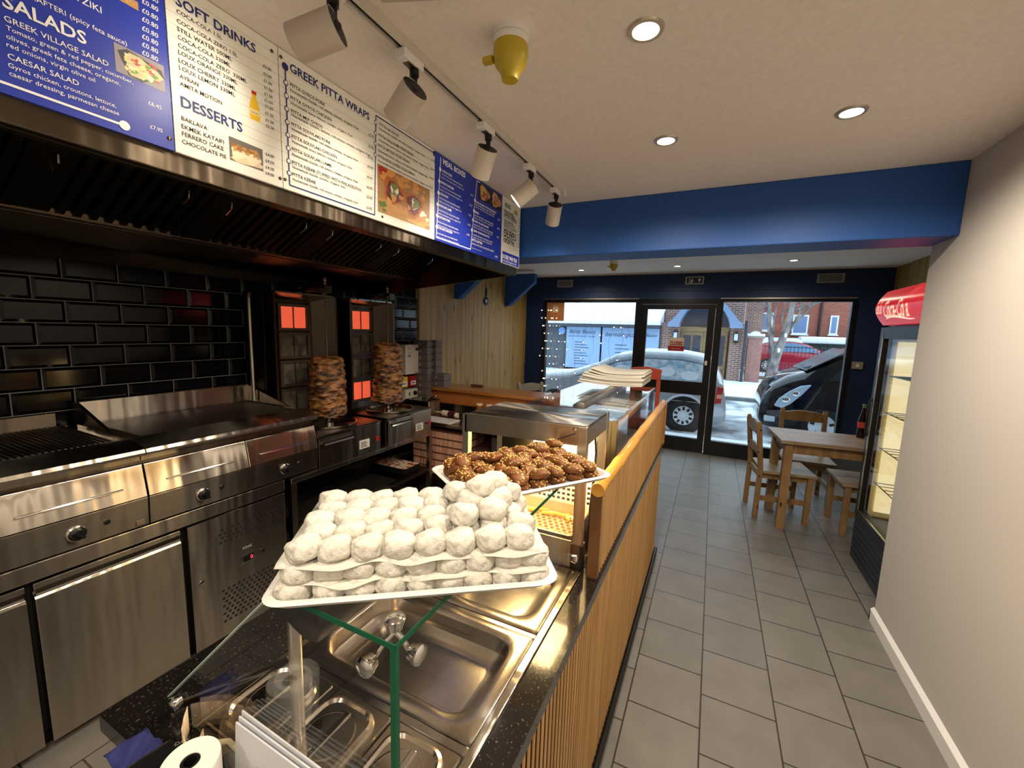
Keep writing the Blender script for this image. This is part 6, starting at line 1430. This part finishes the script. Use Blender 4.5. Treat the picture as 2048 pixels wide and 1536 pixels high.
st_ = [(.30, .12, .25, .34, .36, 1.2), (.27, .08, .30, .50, .52, 1.35), (.22, .08, .40, .76, .80, 1.35), (.14, .08, .40, .80, .98, 1.25), (-.05, .08, .42, .80, 1.18, 1.18), (-.5, .06, .42, .79, 1.24, 1.2), (-1.2, .06, .42, .78, 1.24, 1.22), (-1.75, .06, .42, .76, 1.13, 1.22), (-2.2, .06, .40, .74, .90, 1.3), (-2.62, .06, .40, .70, .74, 1.4), (-3.2, .08, .36, .62, .68, 1.4), (-3.6, .1, .3, .5, .58, 1.3), (-3.75, .14, .25, .36, .42, 1.2)]
bd = MB(); bd.loft([car_ring(x, W_ if -3.3 < x < .15 else W_*.94, yc, z0_, zm, zb, zr, wr) for x, z0_, zm, zb, zr, wr in st_]); bd.build('body', silver, est, smooth=True, angle=.7)
MB().prism([(-.10, .815), (-.02, 1.09), (-.55, 1.165), (-1.15, 1.16), (-1.72, 1.05), (-2.1, .82)], 'y', yc-W_/2-.0, yc-W_/2+.03).build('side_windows', mat('frosted_window', srgb(150, 190, 214), .4, noise=((7,7,7), srgb(226, 236, 242), .42, .6), bump=((14,14,14), .6, .02)), est)
sn = MB(); sn.loft([[(x, yc-wr/2-.05, zr-.06), (x, yc-wr/2-.03, zr+.05), (x, yc, zr+.10), (x, yc+wr/2, zr+.05), (x, yc+wr/2+.04, zr-.06)] for x, zr, wr in ((.02, 1.10, 1.1), (-.05, 1.17, 1.2), (-.5, 1.24, 1.22), (-1.2, 1.24, 1.22), (-1.75, 1.13, 1.22), (-2.25, .88, 1.3), (-2.7, .72, 1.4), (-3.3, .64, 1.36), (-3.7, .48, 1.2))]); sn.build('roof_snow', M['snow'], est, smooth=True, angle=0)
for k in range(5):
    MB().sphere((-.35-.42*k+.1*math.sin(k*3), yc-W_/2+.01, .90+.06*math.sin(k*2.3)), .13, 12, 8, (1.3, .25, .7)).build('snow_clump', M['snow'], est, smooth=True)
MB().prism([(.10, .42), (.205, .44), (.225, .72), (.13, .745)], 'y', yc-W_/2-.012, yc-W_/2+.10).build('tail_light', mat('tail_red', srgb(170, 24, 30), .2), est, bevel=.01)
MB().prism([(.125, .52), (.208, .53), (.213, .60), (.13, .595)], 'y', yc-W_/2-.015, yc-W_/2+.02).build('amber_lens', mat('amber', srgb(230, 150, 110), .2), est)
MB().box((-.62, yc-W_/2-.02, .60), (-.49, yc-W_/2, .635)).build('fuel_flap_handle', M['black'], est)
MB().lathe([(.36, -.015), (.40, -.02), (.41, 0)], (-.40, yc-W_/2-.005, .155), (0,1,0), 40, cap=False).build('wheel_arch', silver, est, smooth=True)
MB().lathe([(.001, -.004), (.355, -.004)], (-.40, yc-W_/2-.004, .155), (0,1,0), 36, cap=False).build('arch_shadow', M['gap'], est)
wheel(est, -.40, yc-W_/2-.012, .15, .285, hubm, 10); wheel(est, -2.95, yc-W_/2-.012, .15, .285, hubm, 10)
navyp = mat('black_car_paint', srgb(10, 12, 20), .1, spec=.4, coat=.4)
mpv = thing('black_people_carrier', 'shiny black people carrier parked facing left before right window', 'car', (3, 9.5, ZS))
yc2 = 9.45; W2 = 1.72
st_ = [(.86, .12, .25, .42, .46, 1.1), (.92, .04, .30, .56, .66, 1.25), (1.02, .04, .36, .70, .82, 1.35), (1.25, .04, .42, .80, .97, 1.4), (1.48, .05, .45, .86, 1.05, 1.4), (1.75, .05, .48, .90, 1.20, 1.36), (2.2, .05, .5, .92, 1.47, 1.3), (3.0, .05, .5, .94, 1.60, 1.3), (4.4, .05, .5, .94, 1.58, 1.3), (4.9, .1, .45, .9, 1.3, 1.3)]
MB().loft([car_ring(x, W2 if x > 1.1 else W2*(.80+.2*(x-.86)/.24), yc2, z0_, zm, zb, zr, wr) for x, z0_, zm, zb, zr, wr in st_]).build('body', navyp, mpv, smooth=True, angle=.7)
yn = yc2 - W2/2
MB().hexa([(1.50, yn+.20, 1.075), (1.50, yc2+.62, 1.075), (2.10, yc2+.58, 1.46), (2.10, yn+.22, 1.46), (1.49, yn+.20, 1.085), (1.49, yc2+.62, 1.085), (2.09, yc2+.58, 1.47), (2.09, yn+.22, 1.47)]).build('windscreen', mat('dark_glass', srgb(96, 112, 122), .05), mpv)
MB().prism([(1.80, .94), (2.9, .97), (2.9, 1.5), (2.25, 1.46)], 'y', yn+.0, yn+.05).build('side_window', mat('tint_glass', srgb(40, 46, 52), .05), mpv)
hl = MB().prism([(1.06, .44), (1.18, .41), (1.30, .50), (1.44, .66), (1.57, .85), (1.42, .82), (1.26, .71), (1.12, .57)], 'y', yn-.035, yn+.12); hl.build('headlight', mat('headlight', srgb(186, 206, 226), .25), mpv, bevel=.015, smooth=True)
MB().sphere((1.22, yn-.03, .56), .06, 14, 10, (1, .4, 1)).sphere((1.36, yn-.03, .68), .05, 14, 10, (1, .4, 1)).build('lamp_bowls', M['chrome'], mpv, smooth=True)
gl = MB()
for k in range(5): gl.box((.88+.028*k, yc2-.62, .44+k*.065), (.92+.028*k, yn+.42+.75, .46+k*.065))
gl.build('grille_bars', M['chrome'], mpv)
MB().hexa([(.86, yn+.24, .42), (.96, yn+.24, .42), (1.04, yn+.24, .76), (.97, yn+.24, .76), (.86, yc2+.5, .42), (.96, yc2+.5, .42), (1.04, yc2+.5, .76), (.97, yc2+.5, .76)]).build('grille', M['gap'], mpv)
MB().box((.93, yn+.02, .14), (1.10, yn+.12, .24)).build('fog_light', mat('fog_lens', srgb(206, 220, 230), .2), mpv, bevel=.02)
MB().box((.845, yn+.45, .20), (.87, yn+.95, .31)).build('number_plate', mat('plate_white', srgb(226, 230, 232), .4), mpv)
MB().tube([(1.49, yn+.3, 1.12), (1.62, yn+.4, 1.16), (1.75, yn+.75, 1.24)], .012).build('wiper', M['black'], mpv)
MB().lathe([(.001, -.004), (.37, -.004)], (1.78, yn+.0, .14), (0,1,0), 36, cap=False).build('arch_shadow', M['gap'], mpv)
wheel(mpv, 1.78, yn-.012, .15, .31, hubm, 5); wheel(mpv, 4.2, yn-.012, .15, .31, hubm, 5)
red = mat('red_car_paint', srgb(170, 20, 46), .2, coat=.6)
yc3 = 21.9; W3 = 1.7
rcar = thing('red_hatchback', 'red car parked behind the iron railing across the street', 'car', (3.6, yc3, .1))
st_ = [(1.65, .32, .55, .9, 1.0, 1.2), (1.8, .28, .6, 1.0, 1.3, 1.2), (2.3, .26, .62, 1.02, 1.48, 1.2), (3.0, .26, .62, 1.0, 1.5, 1.2), (3.6, .26, .62, .98, 1.38, 1.2), (4.15, .26, .6, .96, 1.08, 1.3), (4.9, .27, .58, .9, .98, 1.35), (5.4, .3, .5, .76, .82, 1.2), (5.5, .34, .45, .6, .62, 1.1)]
MB().loft([car_ring(x, W3, yc3, z0_, zm, zb, zr, wr) for x, z0_, zm, zb, zr, wr in st_]).build('body', red, rcar, smooth=True, angle=.7)
yr = yc3 - W3/2
MB().prism([(2.1, 1.04), (2.35, 1.38), (3.0, 1.42), (3.5, 1.33), (4.05, 1.04)], 'y', yr+.03, yr+.10).build('side_windows', mat('red_car_glass', srgb(120, 150, 180), .1), rcar)
MB().box((4.0, yr-.10, 1.02), (4.2, yr+.02, 1.14)).build('door_mirror', mat('mirror_red', srgb(120, 14, 34), .3), rcar, bevel=.03)
MB().loft([[(x, yc3-.55, z_), (x, yc3-.5, z_+.12), (x, yc3+.5, z_+.12), (x, yc3+.55, z_)] for x, z_ in ((1.75, 1.28), (2.3, 1.46), (3.0, 1.48), (3.4, 1.42))]).build('roof_snow', M['snow'], rcar, smooth=True)
wheel(rcar, 2.15, yr-.012, .42, .31, hubm, 9); wheel(rcar, 4.55, yr-.012, .42, .31, hubm, 9)
struct('raised_drive', MB().box((1.4, 20.4, -.2), (9.0, 23.9, .105)), M['snow'])
sgn = thing('street_board', 'grey sign board on post at right edge of the right window', 'sign', (2.35, 10.9, ZS))
MB().prism([(3.05, 1.55), (3.25, 1.45), (3.45, 1.55), (3.50, 2.9), (3.05, 2.9)], 'y', 11.9, 11.95).build('board', mat('grey_board', srgb(100, 118, 150), .5), sgn)
MB().box((3.05, 11.95, ZS), (3.45, 12.1, 1.9)).build('post', mat('dark_post', srgb(60, 66, 76), .6), sgn)
cab = MB().lathe([(.04, 0), (.25, .03), (.26, .05), (.05, .16), (.001, .17)], (.42, 7.2, 2.42), (0,0,1), 20); 
cab.tube([(.42, 7.2, 2.56), (.42, 7.2, 2.66), (.42, 6.9, 2.68), (.42, 6.38, 2.66)], .02)
tag(cab.build('street_lamp_hood', mat('lamp_hood', srgb(70, 76, 88), .5), smooth=True), 'grey lamp hood hanging outside above the right window', 'lamp')
